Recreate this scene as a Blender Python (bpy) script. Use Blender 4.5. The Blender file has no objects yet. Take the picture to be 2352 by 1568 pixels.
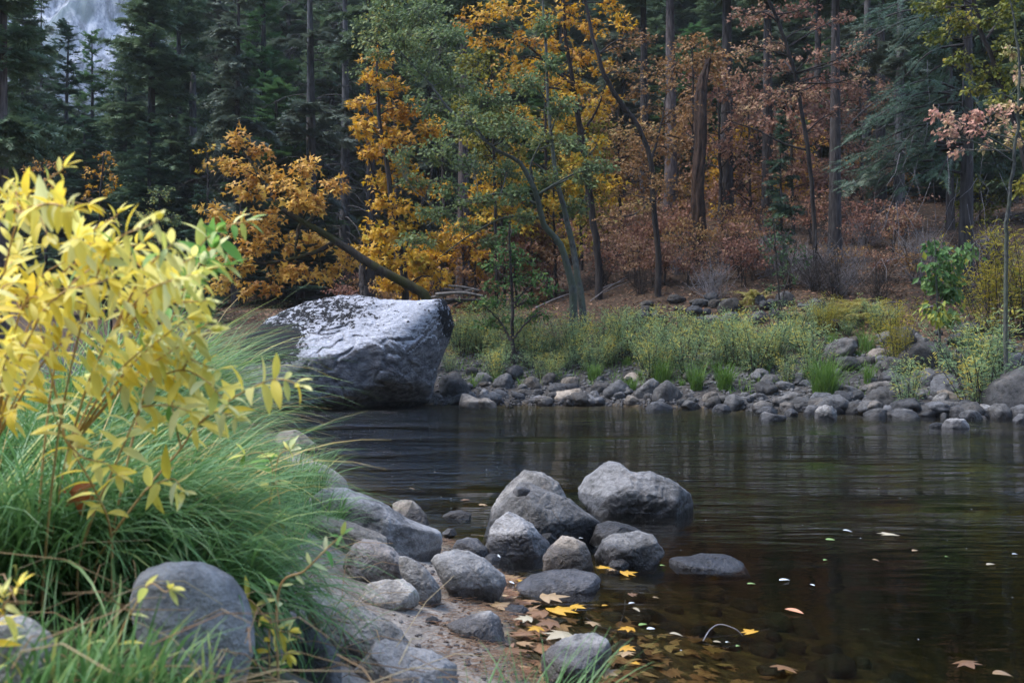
import bpy, bmesh, math, random
import numpy as np

R = math.radians
C = bpy.context.scene.collection
SC = bpy.context.scene

# ------------------------------------------------------------------ camera
F, CX, HY, CAMZ = 2287.0, 1176.0, 800.0, 1.35     # photo pixels at 2352 wide
cam_data = bpy.data.cameras.new("camera")
cam = bpy.data.objects.new("camera", cam_data)
C.objects.link(cam)
cam.location = (0, 0, CAMZ)
cam.rotation_euler = (R(90), 0, 0)
cam_data.sensor_width = 36.0
cam_data.lens = 35.0
cam_data.shift_y = 16.0 / 2352.0
cam_data.clip_end = 3000
cam_data.clip_start = 0.05
cam_data.dof.use_dof = True
cam_data.dof.focus_distance = 11.0
cam_data.dof.aperture_fstop = 4.5
SC.camera = cam

# ------------------------------------------------------------------ sky, sun, exposure
SUN_EL, SUN_AZ = R(60), R(268)          # soft light from high up on the left
world = bpy.data.worlds.new("World")
SC.world = world
world.use_nodes = True
wn = world.node_tree.nodes
bg = wn["Background"]
sky = wn.new("ShaderNodeTexSky")
sky.sky_type = 'NISHITA'
sky.sun_disc = False
sky.sun_elevation = SUN_EL
sky.sun_rotation = SUN_AZ
sky.air_density = 1.0
sky.dust_density = 0.6
sky.ozone_density = 1.5
bg.inputs[1].default_value = 0.15
world.node_tree.links.new(sky.outputs[0], bg.inputs[0])

sun_data = bpy.data.lights.new("sun", 'SUN')
sun_data.energy = 1.5
sun_data.angle = R(34)
sun_data.color = (1.0, 0.96, 0.9)
sun = bpy.data.objects.new("sun", sun_data)
C.objects.link(sun)
# blender sky: rotation measured from +Y, clockwise seen from above
sd = np.array([math.sin(SUN_AZ) * math.cos(SUN_EL), math.cos(SUN_AZ) * math.cos(SUN_EL), math.sin(SUN_EL)])
from mathutils import Vector
sun.rotation_euler = Vector(-sd).to_track_quat('-Z', 'Y').to_euler()

SC.view_settings.view_transform = 'Standard'
SC.view_settings.look = 'None'
SC.view_settings.gamma = 1.0
SC.view_settings.exposure = 2.15
SC.cycles.use_denoising = True
SC.cycles.max_bounces = 8
SC.cycles.transparent_max_bounces = 12
SC.cycles.diffuse_bounces = 3
SC.cycles.glossy_bounces = 3
SC.cycles.caustics_reflective = False

# ------------------------------------------------------------------ numeric helpers
_rs = np.random.RandomState(11)
PERM = np.concatenate([_rs.permutation(256)] * 3)
GRAD = _rs.normal(size=(256, 3))
GRAD /= np.linalg.norm(GRAD, axis=1)[:, None]


def perlin(p):
    p = np.asarray(p, float)
    i = np.floor(p).astype(int)
    f = p - i
    i &= 255
    u = f * f * f * (f * (f * 6 - 15) + 10)
    out = 0
    for dx in (0, 1):
        wx = u[:, 0] if dx else 1 - u[:, 0]
        for dy in (0, 1):
            wy = u[:, 1] if dy else 1 - u[:, 1]
            for dz in (0, 1):
                wz = u[:, 2] if dz else 1 - u[:, 2]
                h = PERM[PERM[PERM[i[:, 0] + dx] + i[:, 1] + dy] + i[:, 2] + dz]
                g = GRAD[h]
                out = out + wx * wy * wz * ((g[:, 0] * (f[:, 0] - dx)) + g[:, 1] * (f[:, 1] - dy) + g[:, 2] * (f[:, 2] - dz))
    return out


def fbm(p, octaves=4, gain=0.5):
    p = np.asarray(p, float)
    a, s, out = 1.0, 1.0, 0
    for k in range(octaves):
        out = out + a * perlin(p * s + 17.3 * k)
        a *= gain
        s *= 2.03
    return out


def nrm(v):
    return v / np.maximum(np.linalg.norm(v, axis=-1, keepdims=True), 1e-9)


def at(x, y, Y):
    return np.array([(x - CX) / F * Y, Y, CAMZ + (HY - y) / F * Y])


# ------------------------------------------------------------------ mesh helpers
def mesh_obj(name, verts, faces, mat=None, parent=None, smooth=True, rnd=None, link=True):
    """faces: one int array (n,k) or a list of such arrays; ONE mesh object"""
    if isinstance(faces, np.ndarray):
        faces = [faces]
    verts = np.asarray(verts, np.float32)
    m = bpy.data.meshes.new(name)
    m.vertices.add(len(verts))
    m.vertices.foreach_set("co", verts.ravel())
    nl = sum(f.size for f in faces)
    npoly = sum(len(f) for f in faces)
    m.loops.add(nl)
    m.loops.foreach_set("vertex_index", np.concatenate([f.ravel() for f in faces]).astype(np.int32))
    m.polygons.add(npoly)
    tot = np.concatenate([np.full(len(f), f.shape[1]) for f in faces])
    start = np.concatenate([[0], np.cumsum(tot)[:-1]])
    m.polygons.foreach_set("loop_start", start.astype(np.int32))
    m.polygons.foreach_set("use_smooth", np.full(npoly, bool(smooth)))
    if rnd is not None:
        a = m.attributes.new("rnd", 'FLOAT', 'POINT')
        a.data.foreach_set("value", np.asarray(rnd, np.float32))
    m.update(calc_edges=True)
    m.validate()
    if mat is not None:
        m.materials.append(mat)
    o = bpy.data.objects.new(name, m)
    if link:
        C.objects.link(o)
    if parent is not None:
        o.parent = parent
    return o


def tag(o, label=None, cat=None, group=None, kind=None):
    if label:
        o["label"] = label
    if cat:
        o["category"] = cat
    if group:
        o["group"] = group
    if kind:
        o["kind"] = kind
    return o


def thing(name, label, cat, loc=(0, 0, 0), group=None, rz=0):
    o = bpy.data.objects.new(name, None)
    o.empty_display_size = 0.2
    C.objects.link(o)
    o.location = loc
    o.rotation_euler = (0, 0, rz)
    return tag(o, label, cat, group)


def copy_tree(root, loc, rz=0, scale=1.0, label=None, group=None, tilt=(0, 0)):
    r = root.copy()
    C.objects.link(r)
    r.location = loc
    r.rotation_euler = (tilt[0], tilt[1], rz)
    r.scale = (scale, scale, scale) if np.isscalar(scale) else scale
    if label:
        r["label"] = label
    if group:
        r["group"] = group
    for ch in list(root.children):
        c = ch.copy()
        C.objects.link(c)
        c.parent = r
    return r


class Geo:
    """collects pieces with one face size into one mesh"""
    def __init__(self):
        self.v, self.f, self.r, self.n = [], {}, [], 0

    def add(self, v, f, r=None):
        v = np.asarray(v).reshape(-1, 3)
        self.v.append(v)
        self.f.setdefault(f.shape[1], []).append(f + self.n)
        self.r.append(np.full(len(v), 0.5) if r is None else np.asarray(r))
        self.n += len(v)

    def build(self, name, mat, parent=None, smooth=True):
        return mesh_obj(name, np.concatenate(self.v), [np.concatenate(x) for x in self.f.values()], mat, parent, smooth,
                        np.concatenate(self.r))


def tubes(P, Rd, k=5):
    """P (m,n,3) centre lines, Rd (m,n) radii"""
    m, n, _ = P.shape
    T = np.gradient(P, axis=1)
    T = nrm(T)
    mean = np.abs(T.mean(1))
    ref = np.eye(3)[np.argmin(mean, axis=1)]
    A = nrm(np.cross(T, ref[:, None, :]))
    B = np.cross(T, A)
    a = np.arange(k) / k * 2 * np.pi
    ring = A[:, :, None, :] * np.cos(a)[None, None, :, None] + B[:, :, None, :] * np.sin(a)[None, None, :, None]
    V = P[:, :, None, :] + ring * Rd[:, :, None, None]
    idx = np.arange(m * n * k).reshape(m, n, k)
    j = np.roll(np.arange(k), -1)
    f = np.stack([idx[:, :-1, :], idx[:, :-1, j], idx[:, 1:, j], idx[:, 1:, :]], -1).reshape(-1, 4)
    return V.reshape(-1, 3), f


def smooth_path(pts, n):
    """Catmull-Rom through pts"""
    p = np.asarray(pts, float)
    if len(p) == 2:
        return p[0] + (p[1] - p[0]) * np.linspace(0, 1, n)[:, None]
    q = np.vstack([2 * p[0] - p[1], p, 2 * p[-1] - p[-2]])
    t = np.linspace(0, len(p) - 1 - 1e-6, n)
    i = t.astype(int)
    u = (t - i)[:, None]
    a, b, c, d = q[i], q[i + 1], q[i + 2], q[i + 3]
    return 0.5 * (2 * b + (c - a) * u + (2 * a - 5 * b + 4 * c - d) * u ** 2 + (3 * b - a - 3 * c + d) * u ** 3)


# leaf outlines: x along, y across, z out of the blade (fraction of length)
T_DIAMOND = (np.array([[0, 0, 0], [.45, .5, .06], [1, 0, -.06], [.45, -.5, .06]]), np.array([[0, 2, 1], [0, 3, 2]]))
T_LANCE = (np.array([[0, 0, 0], [.3, .5, .05], [.3, -.5, .05], [.7, .38, -.02], [.7, -.38, -.02], [1, 0, -.16], [.35, 0, 0], [.7, 0, -.05]]),
           np.array([[0, 6, 1], [0, 2, 6], [6, 7, 3], [6, 3, 1], [6, 4, 7], [6, 2, 4], [7, 5, 3], [7, 4, 5]]))
_lob = np.array([[0, 0], [.08, .30], [.20, .52], [.30, .24], [.62, .50], [.56, .18], [.70, .14], [1, 0],
                 [.70, -.14], [.56, -.18], [.62, -.50], [.30, -.24], [.20, -.52], [.08, -.30]])
T_MAPLE5 = (np.vstack([np.c_[_lob, -0.12 * (_lob[:, 0] - .35) ** 2 - 0.10 * np.abs(_lob[:, 1])], [[.3, 0, .03]]]),
            np.array([[14, (i + 1) % 14, i] for i in range(14)]))
_l3 = np.array([[0, 0], [.25, .55], [.38, .16], [1, 0], [.38, -.16], [.25, -.55]])
T_MAPLE3 = (np.c_[_l3, -.15 * np.abs(_l3[:, 1])], np.array([[0, 2, 1], [0, 3, 2], [0, 4, 3], [0, 5, 4]]))


def frond_template(n=6, wide=.3, narrow=.07):
    v, f = [], []
    for i in range(n):
        x = i / n
        w = wide * (1 - .7 * x)
        for s in (1, -1):
            b = len(v)
            v += [[x, 0, -.12 * x * x], [x + narrow * 1.6, 0, -.12 * x * x], [x + .22, s * w, -.12 * x * x - .03 + .05 * ((i * 7 + s) % 3 - 1)]]
            f += [[b, b + 1, b + 2] if s > 0 else [b + 1, b, b + 2]]
    b = len(v)
    v += [[.8, -.03, -.08], [.8, .03, -.08], [1.05, 0, -.13]]
    f += [[b, b + 1, b + 2]]
    return np.array(v, float), np.array(f)


T_FROND = frond_template(6, .42, .12)
T_FROND_FINE = frond_template(8, .26, .05)


def leaf_geo(T, P, D, N, L, W):
    tv, tf = T
    D = nrm(D)
    S = nrm(np.cross(N, D))
    N = np.cross(D, S)
    L = np.broadcast_to(L, len(P))[:, None, None]
    W = np.broadcast_to(W, len(P))[:, None, None]
    V = P[:, None] + tv[None, :, :1] * D[:, None] * L + tv[None, :, 1:2] * S[:, None] * W + tv[None, :, 2:] * N[:, None] * L
    k = len(tv)
    f = tf[None] + (np.arange(len(P)) * k)[:, None, None]
    return V.reshape(-1, 3), f.reshape(-1, tf.shape[1])


def add_leaves(g, T, P, D, N, L, W, r):
    if len(P) == 0:
        return
    v, f = leaf_geo(T, P, D, N, L, W)
    g.add(v, f, np.repeat(r, len(T[0])))


# ------------------------------------------------------------------ materials
def nodes(name):
    m = bpy.data.materials.new(name)
    m.use_nodes = True
    nt = m.node_tree
    nt.nodes.clear()
    return m, nt.nodes, nt.links, nt.nodes.new("ShaderNodeOutputMaterial")


def ramp(ns, stops, interp='LINEAR'):
    r = ns.new("ShaderNodeValToRGB")
    r.color_ramp.interpolation = interp
    e = r.color_ramp.elements
    while len(e) < len(stops):
        e.new(0.5)
    for el, (p, c) in zip(e, stops):
        el.position = p
        el.color = (*c, 1) if len(c) == 3 else c
    return r


def leaf_mat(name, stops, trans=0.35, rough=0.55, gloss=0.25, mottle=0.15):
    m, ns, ln, out = nodes(name)
    at_ = ns.new("ShaderNodeAttribute")
    at_.attribute_name = "rnd"
    oi = ns.new("ShaderNodeObjectInfo")
    ad = ns.new("ShaderNodeMath"); ad.operation = 'MULTIPLY_ADD'
    ln.new(oi.outputs["Random"], ad.inputs[0]); ad.inputs[1].default_value = .10
    ln.new(at_.outputs["Fac"], ad.inputs[2])
    su = ns.new("ShaderNodeMath"); su.operation = 'SUBTRACT'; su.inputs[1].default_value = .05
    ln.new(ad.outputs[0], su.inputs[0])
    r = ramp(ns, stops)
    ln.new(su.outputs[0], r.inputs[0])
    nz = ns.new("ShaderNodeTexNoise"); nz.inputs["Scale"].default_value = 9
    tc = ns.new("ShaderNodeTexCoord"); ln.new(tc.outputs["Object"], nz.inputs["Vector"])
    hs = ns.new("ShaderNodeHueSaturation")
    mr = ns.new("ShaderNodeMapRange"); mr.inputs[3].default_value = 1 - mottle * 2; mr.inputs[4].default_value = 1 + mottle * 2
    ln.new(nz.outputs["Fac"], mr.inputs[0]); ln.new(mr.outputs[0], hs.inputs["Value"])
    ln.new(r.outputs[0], hs.inputs["Color"])
    p = ns.new("ShaderNodeBsdfPrincipled")
    p.inputs["Roughness"].default_value = rough
    p.inputs["Specular IOR Level"].default_value = gloss
    t = ns.new("ShaderNodeBsdfTranslucent")
    mx = ns.new("ShaderNodeMixShader"); mx.inputs[0].default_value = trans
    ln.new(hs.outputs[0], p.inputs["Base Color"]); ln.new(hs.outputs[0], t.inputs[0])
    ln.new(p.outputs[0], mx.inputs[1]); ln.new(t.outputs[0], mx.inputs[2])
    ln.new(mx.outputs[0], out.inputs[0])
    return m


def bark_mat(name, dark, light, scale=6, moss=None, stretch=0.15, bump=.6):
    m, ns, ln, out = nodes(name)
    tc = ns.new("ShaderNodeTexCoord")
    mp = ns.new("ShaderNodeMapping"); mp.inputs["Scale"].default_value = (1, 1, stretch)
    ln.new(tc.outputs["Object"], mp.inputs[0])
    n1 = ns.new("ShaderNodeTexNoise"); n1.inputs["Scale"].default_value = scale; n1.inputs["Detail"].default_value = 6
    n1.inputs["Roughness"].default_value = .65
    ln.new(mp.outputs[0], n1.inputs["Vector"])
    vo = ns.new("ShaderNodeTexVoronoi"); vo.inputs["Scale"].default_value = scale * 1.6
    ln.new(mp.outputs[0], vo.inputs["Vector"])
    r = ramp(ns, [(.28, dark), (.5, tuple((a + b) / 2 for a, b in zip(dark, light))), (.72, light)])
    mm = ns.new("ShaderNodeMath"); mm.operation = 'MULTIPLY_ADD'; mm.inputs[1].default_value = .35
    ln.new(vo.outputs["Distance"], mm.inputs[0]); ln.new(n1.outputs["Fac"], mm.inputs[2])
    sb = ns.new("ShaderNodeMath"); sb.operation = 'SUBTRACT'; sb.inputs[1].default_value = .14
    ln.new(mm.outputs[0], sb.inputs[0])
    ln.new(sb.outputs[0], r.inputs[0])
    col = r.outputs[0]
    if moss:
        n2 = ns.new("ShaderNodeTexNoise"); n2.inputs["Scale"].default_value = 1.7; n2.inputs["Detail"].default_value = 5
        ln.new(tc.outputs["Object"], n2.inputs["Vector"])
        rr = ramp(ns, [(.42, (0, 0, 0)), (.55, (1, 1, 1))])
        ln.new(n2.outputs["Fac"], rr.inputs[0])
        mc = ns.new("ShaderNodeMix"); mc.data_type = 'RGBA'
        ln.new(rr.outputs[0], mc.inputs[0]); ln.new(col, mc.inputs[6]); mc.inputs[7].default_value = (*moss, 1)
        col = mc.outputs[2]
    p = ns.new("ShaderNodeBsdfPrincipled"); p.inputs["Roughness"].default_value = .9
    p.inputs["Specular IOR Level"].default_value = .15
    ln.new(col, p.inputs["Base Color"])
    bp = ns.new("ShaderNodeBump"); bp.inputs["Strength"].default_value = bump; bp.inputs["Distance"].default_value = .06
    ln.new(mm.outputs[0], bp.inputs["Height"]); ln.new(bp.outputs[0], p.inputs["Normal"])
    ln.new(p.outputs[0], out.inputs[0])
    return m


def rock_mat(name, tint=(1, 1, 1), lo=.10, hi=.34, scale=1.0, wet=.125, rusty=.25, speck=.28):
    """speckled granite with mineral staining; a real wet and stained band just above the water"""
    m, ns, ln, out = nodes(name)
    tc = ns.new("ShaderNodeTexCoord")
    geo = ns.new("ShaderNodeNewGeometry")
    oi = ns.new("ShaderNodeObjectInfo")
    vec = ns.new("ShaderNodeVectorMath"); vec.operation = 'MULTIPLY_ADD'
    ln.new(oi.outputs["Random"], vec.inputs[0]); vec.inputs[1].default_value = (37, 61, 23)
    ln.new(geo.outputs["Position"], vec.inputs[2])
    P = vec.outputs[0]

    def noise(s, d=5, ro=.6):
        n = ns.new("ShaderNodeTexNoise"); n.inputs["Scale"].default_value = s
        n.inputs["Detail"].default_value = d; n.inputs["Roughness"].default_value = ro
        ln.new(P, n.inputs["Vector"])
        return n.outputs["Fac"]
    big, mid, fine = noise(2.2 * scale, 6, .62), noise(11 * scale, 6, .7), noise(60 * scale, 4, .75)
    g = lambda v: (v * tint[0], v * tint[1], v * tint[2])
    r1 = ramp(ns, [(.36, g(lo)), (.47, g(lo * .6 + hi * .4)), (.56, g(hi)), (.70, g(hi * 1.3))])
    ad = ns.new("ShaderNodeMath"); ad.operation = 'MULTIPLY_ADD'; ad.inputs[1].default_value = .55
    ln.new(mid, ad.inputs[0])
    b2 = ns.new("ShaderNodeMath"); b2.operation = 'MULTIPLY'; b2.inputs[1].default_value = .5
    ln.new(big, b2.inputs[0]); ln.new(b2.outputs[0], ad.inputs[2])
    ln.new(ad.outputs[0], r1.inputs[0])
    # rusty / lichen patches
    mr = ramp(ns, [(.56, (0, 0, 0)), (.70, (rusty,) * 3)])
    n4 = noise(3.7 * scale, 5, .7); ln.new(n4, mr.inputs[0])
    mx = ns.new("ShaderNodeMix"); mx.data_type = 'RGBA'
    ln.new(mr.outputs[0], mx.inputs[0]); ln.new(r1.outputs[0], mx.inputs[6]); mx.inputs[7].default_value = (.25, .20, .165, 1)
    # speckle
    sp = ramp(ns, [(.35, (1 - speck,) * 3), (.52, (1, 1, 1)), (.68, (1 + speck * .5,) * 3)])
    ln.new(fine, sp.inputs[0])
    ml = ns.new("ShaderNodeMix"); ml.data_type = 'RGBA'; ml.blend_type = 'MULTIPLY'; ml.inputs[0].default_value = 1
    ln.new(mx.outputs[2], ml.inputs[6]); ln.new(sp.outputs[0], ml.inputs[7])
    # per rock tone
    hs = ns.new("ShaderNodeHueSaturation")
    tr = ns.new("ShaderNodeMapRange"); tr.inputs[3].default_value = .78; tr.inputs[4].default_value = 1.2
    ln.new(oi.outputs["Random"], tr.inputs[0]); ln.new(tr.outputs[0], hs.inputs["Value"])
    tn = ramp(ns, [(0, (.97, .98, 1.02)), (.4, (1.02, 1, .98)), (.7, (1.06, 1, .92)), (1, (1.2, 1.02, .82))])
    sh = ns.new("ShaderNodeMath"); sh.operation = 'FRACT'
    s7 = ns.new("ShaderNodeMath"); s7.operation = 'MULTIPLY'; s7.inputs[1].default_value = 7.31
    ln.new(oi.outputs["Random"], s7.inputs[0]); ln.new(s7.outputs[0], sh.inputs[0]); ln.new(sh.outputs[0], tn.inputs[0])
    tm = ns.new("ShaderNodeMix"); tm.data_type = 'RGBA'; tm.blend_type = 'MULTIPLY'; tm.inputs[0].default_value = 1
    ln.new(ml.outputs[2], tm.inputs[6]); ln.new(tn.outputs[0], tm.inputs[7])
    ln.new(tm.outputs[2], hs.inputs["Color"])
    # wet band
    sx = ns.new("ShaderNodeSeparateXYZ"); ln.new(geo.outputs["Position"], sx.inputs[0])
    wv = ns.new("ShaderNodeMath"); wv.operation = 'MULTIPLY_ADD'; wv.inputs[1].default_value = -.10
    ln.new(big, wv.inputs[0]); ln.new(sx.outputs["Z"], wv.inputs[2])
    wr = ns.new("ShaderNodeMapRange"); wr.inputs[1].default_value = wet - .05 - .012; wr.inputs[2].default_value = wet - .05 + .012
    wr.inputs[3].default_value = 1; wr.inputs[4].default_value = 0
    ln.new(wv.outputs[0], wr.inputs[0])
    wm = ns.new("ShaderNodeMix"); wm.data_type = 'RGBA'; wm.blend_type = 'MULTIPLY'
    ln.new(wr.outputs[0], wm.inputs[0]); ln.new(hs.outputs[0], wm.inputs[6]); wm.inputs[7].default_value = (.36, .35, .36, 1)
    p = ns.new("ShaderNodeBsdfPrincipled")
    ln.new(wm.outputs[2], p.inputs["Base Color"])
    rr = ns.new("ShaderNodeMapRange"); rr.inputs[3].default_value = .88; rr.inputs[4].default_value = .35
    ln.new(wr.outputs[0], rr.inputs[0]); ln.new(rr.outputs[0], p.inputs["Roughness"])
    p.inputs["Specular IOR Level"].default_value = .3
    bh = ns.new("ShaderNodeMath"); bh.operation = 'MULTIPLY_ADD'; bh.inputs[1].default_value = .22
    ln.new(fine, bh.inputs[0]); ln.new(mid, bh.inputs[2])
    bp = ns.new("ShaderNodeBump"); bp.inputs["Strength"].default_value = .9; bp.inputs["Distance"].default_value = .04 / scale
    ln.new(bh.outputs[0], bp.inputs["Height"]); ln.new(bp.outputs[0], p.inputs["Normal"])
    ln.new(p.outputs[0], out.inputs[0])
    return m


M = {}
M['rock'] = rock_mat("granite_grey", (1.04, 1.0, .97), .045, .23)
M['rock_pale'] = rock_mat("granite_pale", (1.06, 1.0, .94), .09, .31, rusty=.35)
M['rock_dark'] = rock_mat("granite_dark", (1.0, .99, 1.02), .028, .11)
M['rock_tan'] = rock_mat("granite_tan", (1.12, .98, .88), .09, .23, rusty=.5)
M['cobble'] = rock_mat("cobble_grey", (1.0, .99, 1.01), .028, .115, scale=1.2)
M['cobble_dark'] = rock_mat("cobble_dark", (.98, .98, 1.02), .018, .065, scale=1.2)
M['maple'] = leaf_mat("maple_orange", [(0, (.30, .13, .035)), (.3, (.50, .24, .045)), (.6, (.62, .35, .06)), (1, (.66, .44, .08))])
M['maple_yellow'] = leaf_mat("maple_yellow", [(0, (.34, .14, .012)), (.35, (.55, .29, .018)), (.75, (.60, .38, .03)), (1, (.36, .32, .035))])
M['alder'] = leaf_mat("alder_green", [(0, (.08, .12, .05)), (.5, (.14, .20, .075)), (.85, (.21, .25, .08)), (1, (.36, .30, .05))])
M['dogwood'] = leaf_mat("dogwood_salmon", [(0, (.16, .068, .050)), (.35, (.27, .13, .085)), (.7, (.40, .235, .14)), (1, (.46, .33, .15))])
M['tan_leaf'] = leaf_mat("tan_leaf", [(0, (.18, .085, .035)), (.4, (.29, .15, .055)), (.75, (.38, .235, .09)), (1, (.28, .25, .06))])
M['olive_leaf'] = leaf_mat("olive_leaf", [(0, (.06, .08, .015)), (.5, (.15, .16, .02)), (.85, (.32, .27, .03)), (1, (.42, .30, .05))])
M['pink_leaf'] = leaf_mat("pink_leaf", [(0, (.50, .24, .18)), (.4, (.58, .35, .23)), (.7, (.56, .44, .20)), (1, (.24, .29, .07))])
M['green_leaf'] = leaf_mat("fresh_green_leaf", [(0, (.04, .10, .025)), (.5, (.085, .17, .045)), (.85, (.14, .22, .06)), (1, (.34, .34, .05))])
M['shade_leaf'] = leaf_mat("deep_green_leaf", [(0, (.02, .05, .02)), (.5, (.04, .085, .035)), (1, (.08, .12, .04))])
M['willow'] = leaf_mat("willow_leaf", [(0, (.13, .21, .11)), (.40, (.25, .36, .18)), (.62, (.42, .47, .17)), (.82, (.58, .48, .09)), (1, (.64, .50, .10))])
M['willow_yellow'] = leaf_mat("willow_yellow_leaf", [(0, (.17, .19, .03)), (.4, (.34, .29, .03)), (.8, (.5, .38, .04)), (1, (.2, .24, .07))])
M['fern'] = leaf_mat("fern_tan", [(0, (.32, .26, .08)), (.5, (.46, .40, .15)), (1, (.36, .42, .09))])
M['fir'] = leaf_mat("fir_needles", [(0, (.062, .098, .055)), (.5, (.112, .165, .086)), (1, (.165, .205, .10))], trans=.25, gloss=.2)
M['fir_grey'] = leaf_mat("fir_needles_grey", [(0, (.075, .098, .076)), (.5, (.12, .15, .108)), (1, (.16, .185, .115))], trans=.25, gloss=.2)
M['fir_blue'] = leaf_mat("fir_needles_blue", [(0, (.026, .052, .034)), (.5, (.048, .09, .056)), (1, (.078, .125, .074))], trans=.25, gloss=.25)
M['cedar'] = leaf_mat("cedar_sprays", [(0, (.052, .108, .045)), (.5, (.09, .18, .065)), (1, (.14, .21, .075))], trans=.25, gloss=.2)
M['sedge'] = leaf_mat("sedge_blade", [(0, (.055, .13, .035)), (.4, (.11, .225, .07)), (.72, (.19, .33, .12)), (.84, (.40, .46, .14)), (.93, (.56, .45, .13)), (1, (.54, .36, .15))], trans=.35, rough=.45, gloss=.35)
M['sedge_far'] = leaf_mat("sedge_fresh", [(0, (.07, .14, .025)), (.5, (.12, .22, .04)), (1, (.22, .28, .07))])
M['straw'] = leaf_mat("dry_straw", [(0, (.30, .17, .09)), (.5, (.42, .29, .15)), (1, (.50, .40, .24))])
M['needle_litter'] = leaf_mat("dry_needles", [(0, (.18, .09, .05)), (.5, (.27, .15, .085)), (1, (.34, .23, .14))])
M['dogbane'] = leaf_mat("yellow_dogbane_leaf", [(0, (.78, .54, .05)), (.30, (.82, .64, .08)), (.52, (.84, .72, .16)), (.66, (.84, .78, .34)), (.75, (.62, .62, .12)), (.83, (.74, .72, .42)), (.9, (.26, .42, .08)), (1, (.14, .33, .07))], trans=.45, rough=.5, gloss=.3, mottle=.08)
M['dogbane_stem'] = bark_mat("dogbane_stem", (.38, .20, .08), (.58, .38, .18), 14, stretch=.4, bump=.1)
M['bark'] = bark_mat("bark_grey_brown", (.016, .014, .014), (.075, .065, .064), 9)
M['bark_pink'] = bark_mat("bark_pinkish", (.035, .028, .028), (.15, .118, .112), 9)
M['bark_grey'] = bark_mat("bark_pale_grey", (.03, .028, .03), (.13, .122, .126), 9)
M['bark_dark'] = bark_mat("bark_dark", (.016, .013, .012), (.055, .045, .042), 8)
M['bark_moss'] = bark_mat("bark_mossy", (.020, .016, .012), (.065, .052, .040), 8, moss=(.045, .042, .014))
M['bark_alder'] = bark_mat("bark_alder", (.025, .024, .023), (.12, .12, .112), 12, moss=(.085, .095, .07), stretch=.5)
M['twig_grey'] = bark_mat("dead_twig", (.11, .10, .105), (.27, .25, .26), 10, bump=.1)
M['snag'] = bark_mat("snag_wood", (.012, .009, .008), (.055, .032, .023), 9, stretch=.3, bump=1)
M['driftwood'] = bark_mat("driftwood", (.10, .085, .075), (.30, .27, .25), 8, stretch=.3)

# ------------------------------------------------------------------ the lie of the land
NEAR_Y = [-60, -5, 0, 1.5, 3, 4, 4.4, 5, 5.7, 7, 9.35, 12.9, 17, 20, 22, 25, 40, 90]
NEAR_X = [60, 6, 3, 1.6, .45, .08, -.02, .0, -.07, -.45, -1.54, -2.65, -4.2, -5.6, -7.5, -10, -25, -90]
FAR_X = [-90, -40, -12, -2, 2, 3.3, 5, 8, 10.5, 16, 40, 90]
FAR_Y = [60, 36, 26, 24.3, 23.8, 23.3, 22.1, 20.6, 19.6, 18.3, 12, 0]


def ground_z(x, y, detail=True):
    x = np.asarray(x, float); y = np.asarray(y, float)
    sh = x.shape
    x = x.ravel(); y = y.ravel()
    dn = np.interp(y, NEAR_Y, NEAR_X) - x
    zn = np.interp(dn, [-60, -4, -1.2, -.35, 0, .35, .8, 1.3, 2, 4, 12, 100], [-1.0, -.8, -.42, -.16, 0, .07, .20, .46, .64, .9, 1.5, 3])
    df = y - np.interp(x, FAR_X, FAR_Y)
    zr = np.interp(df, [-60, -5, -1.5, 0, 3, 8, 15, 25, 60, 160, 700], [-1., -.7, -.25, 0, .8, 2.45, 4.8, 7.9, 15, 60, 330])
    zl = np.interp(df, [-60, -5, -1.5, 0, 3, 8, 12, 30, 60, 160, 700], [-1., -.7, -.25, 0, .8, 2.2, 2.7, 4.5, 8, 26, 150])
    w = np.clip((x / np.maximum(y, 8) * 30 + 1) / 5, 0, 1)
    w = w * w * (3 - 2 * w)
    zf = zl * (1 - w) + zr * w
    z = np.maximum(zn, zf)
    z = z + np.interp(y, [-300, -60, -14, -4], [230, 48, 5, 0])     # unseen valley side behind the camera, raised to block low sky light
    if detail:
        p = np.stack([x, y, np.zeros_like(x)], 1)
        amp = np.interp(np.maximum(dn, df), [-.3, .5, 4, 12], [.35, .5, 1, 2])
        z = z + amp * (.05 * fbm(p * .8, 3) + .025 * fbm(p * 3.1, 3))
    return z.reshape(sh)


def gz(x, y):
    return float(ground_z(np.array([x]), np.array([y]))[0])


def ray_ground(x, y, ymin=1.2, ymax=120, water=True):
    """distance at which the sight line through a photo pixel meets ground or water"""
    Y = np.linspace(ymin, ymax, 6000)
    X = (x - CX) / F * Y
    Z = CAMZ + (HY - y) / F * Y
    g = ground_z(X, Y)
    if water:
        g = np.maximum(g, 0)
    hit = np.nonzero(Z <= g)[0]
    return float(Y[hit[0]]) if len(hit) else ymax


def axis(segs):
    out = []
    for a, b, s in segs:
        out.append(np.arange(a, b, s))
    out.append([segs[-1][1]])
    return np.concatenate(out)


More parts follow.
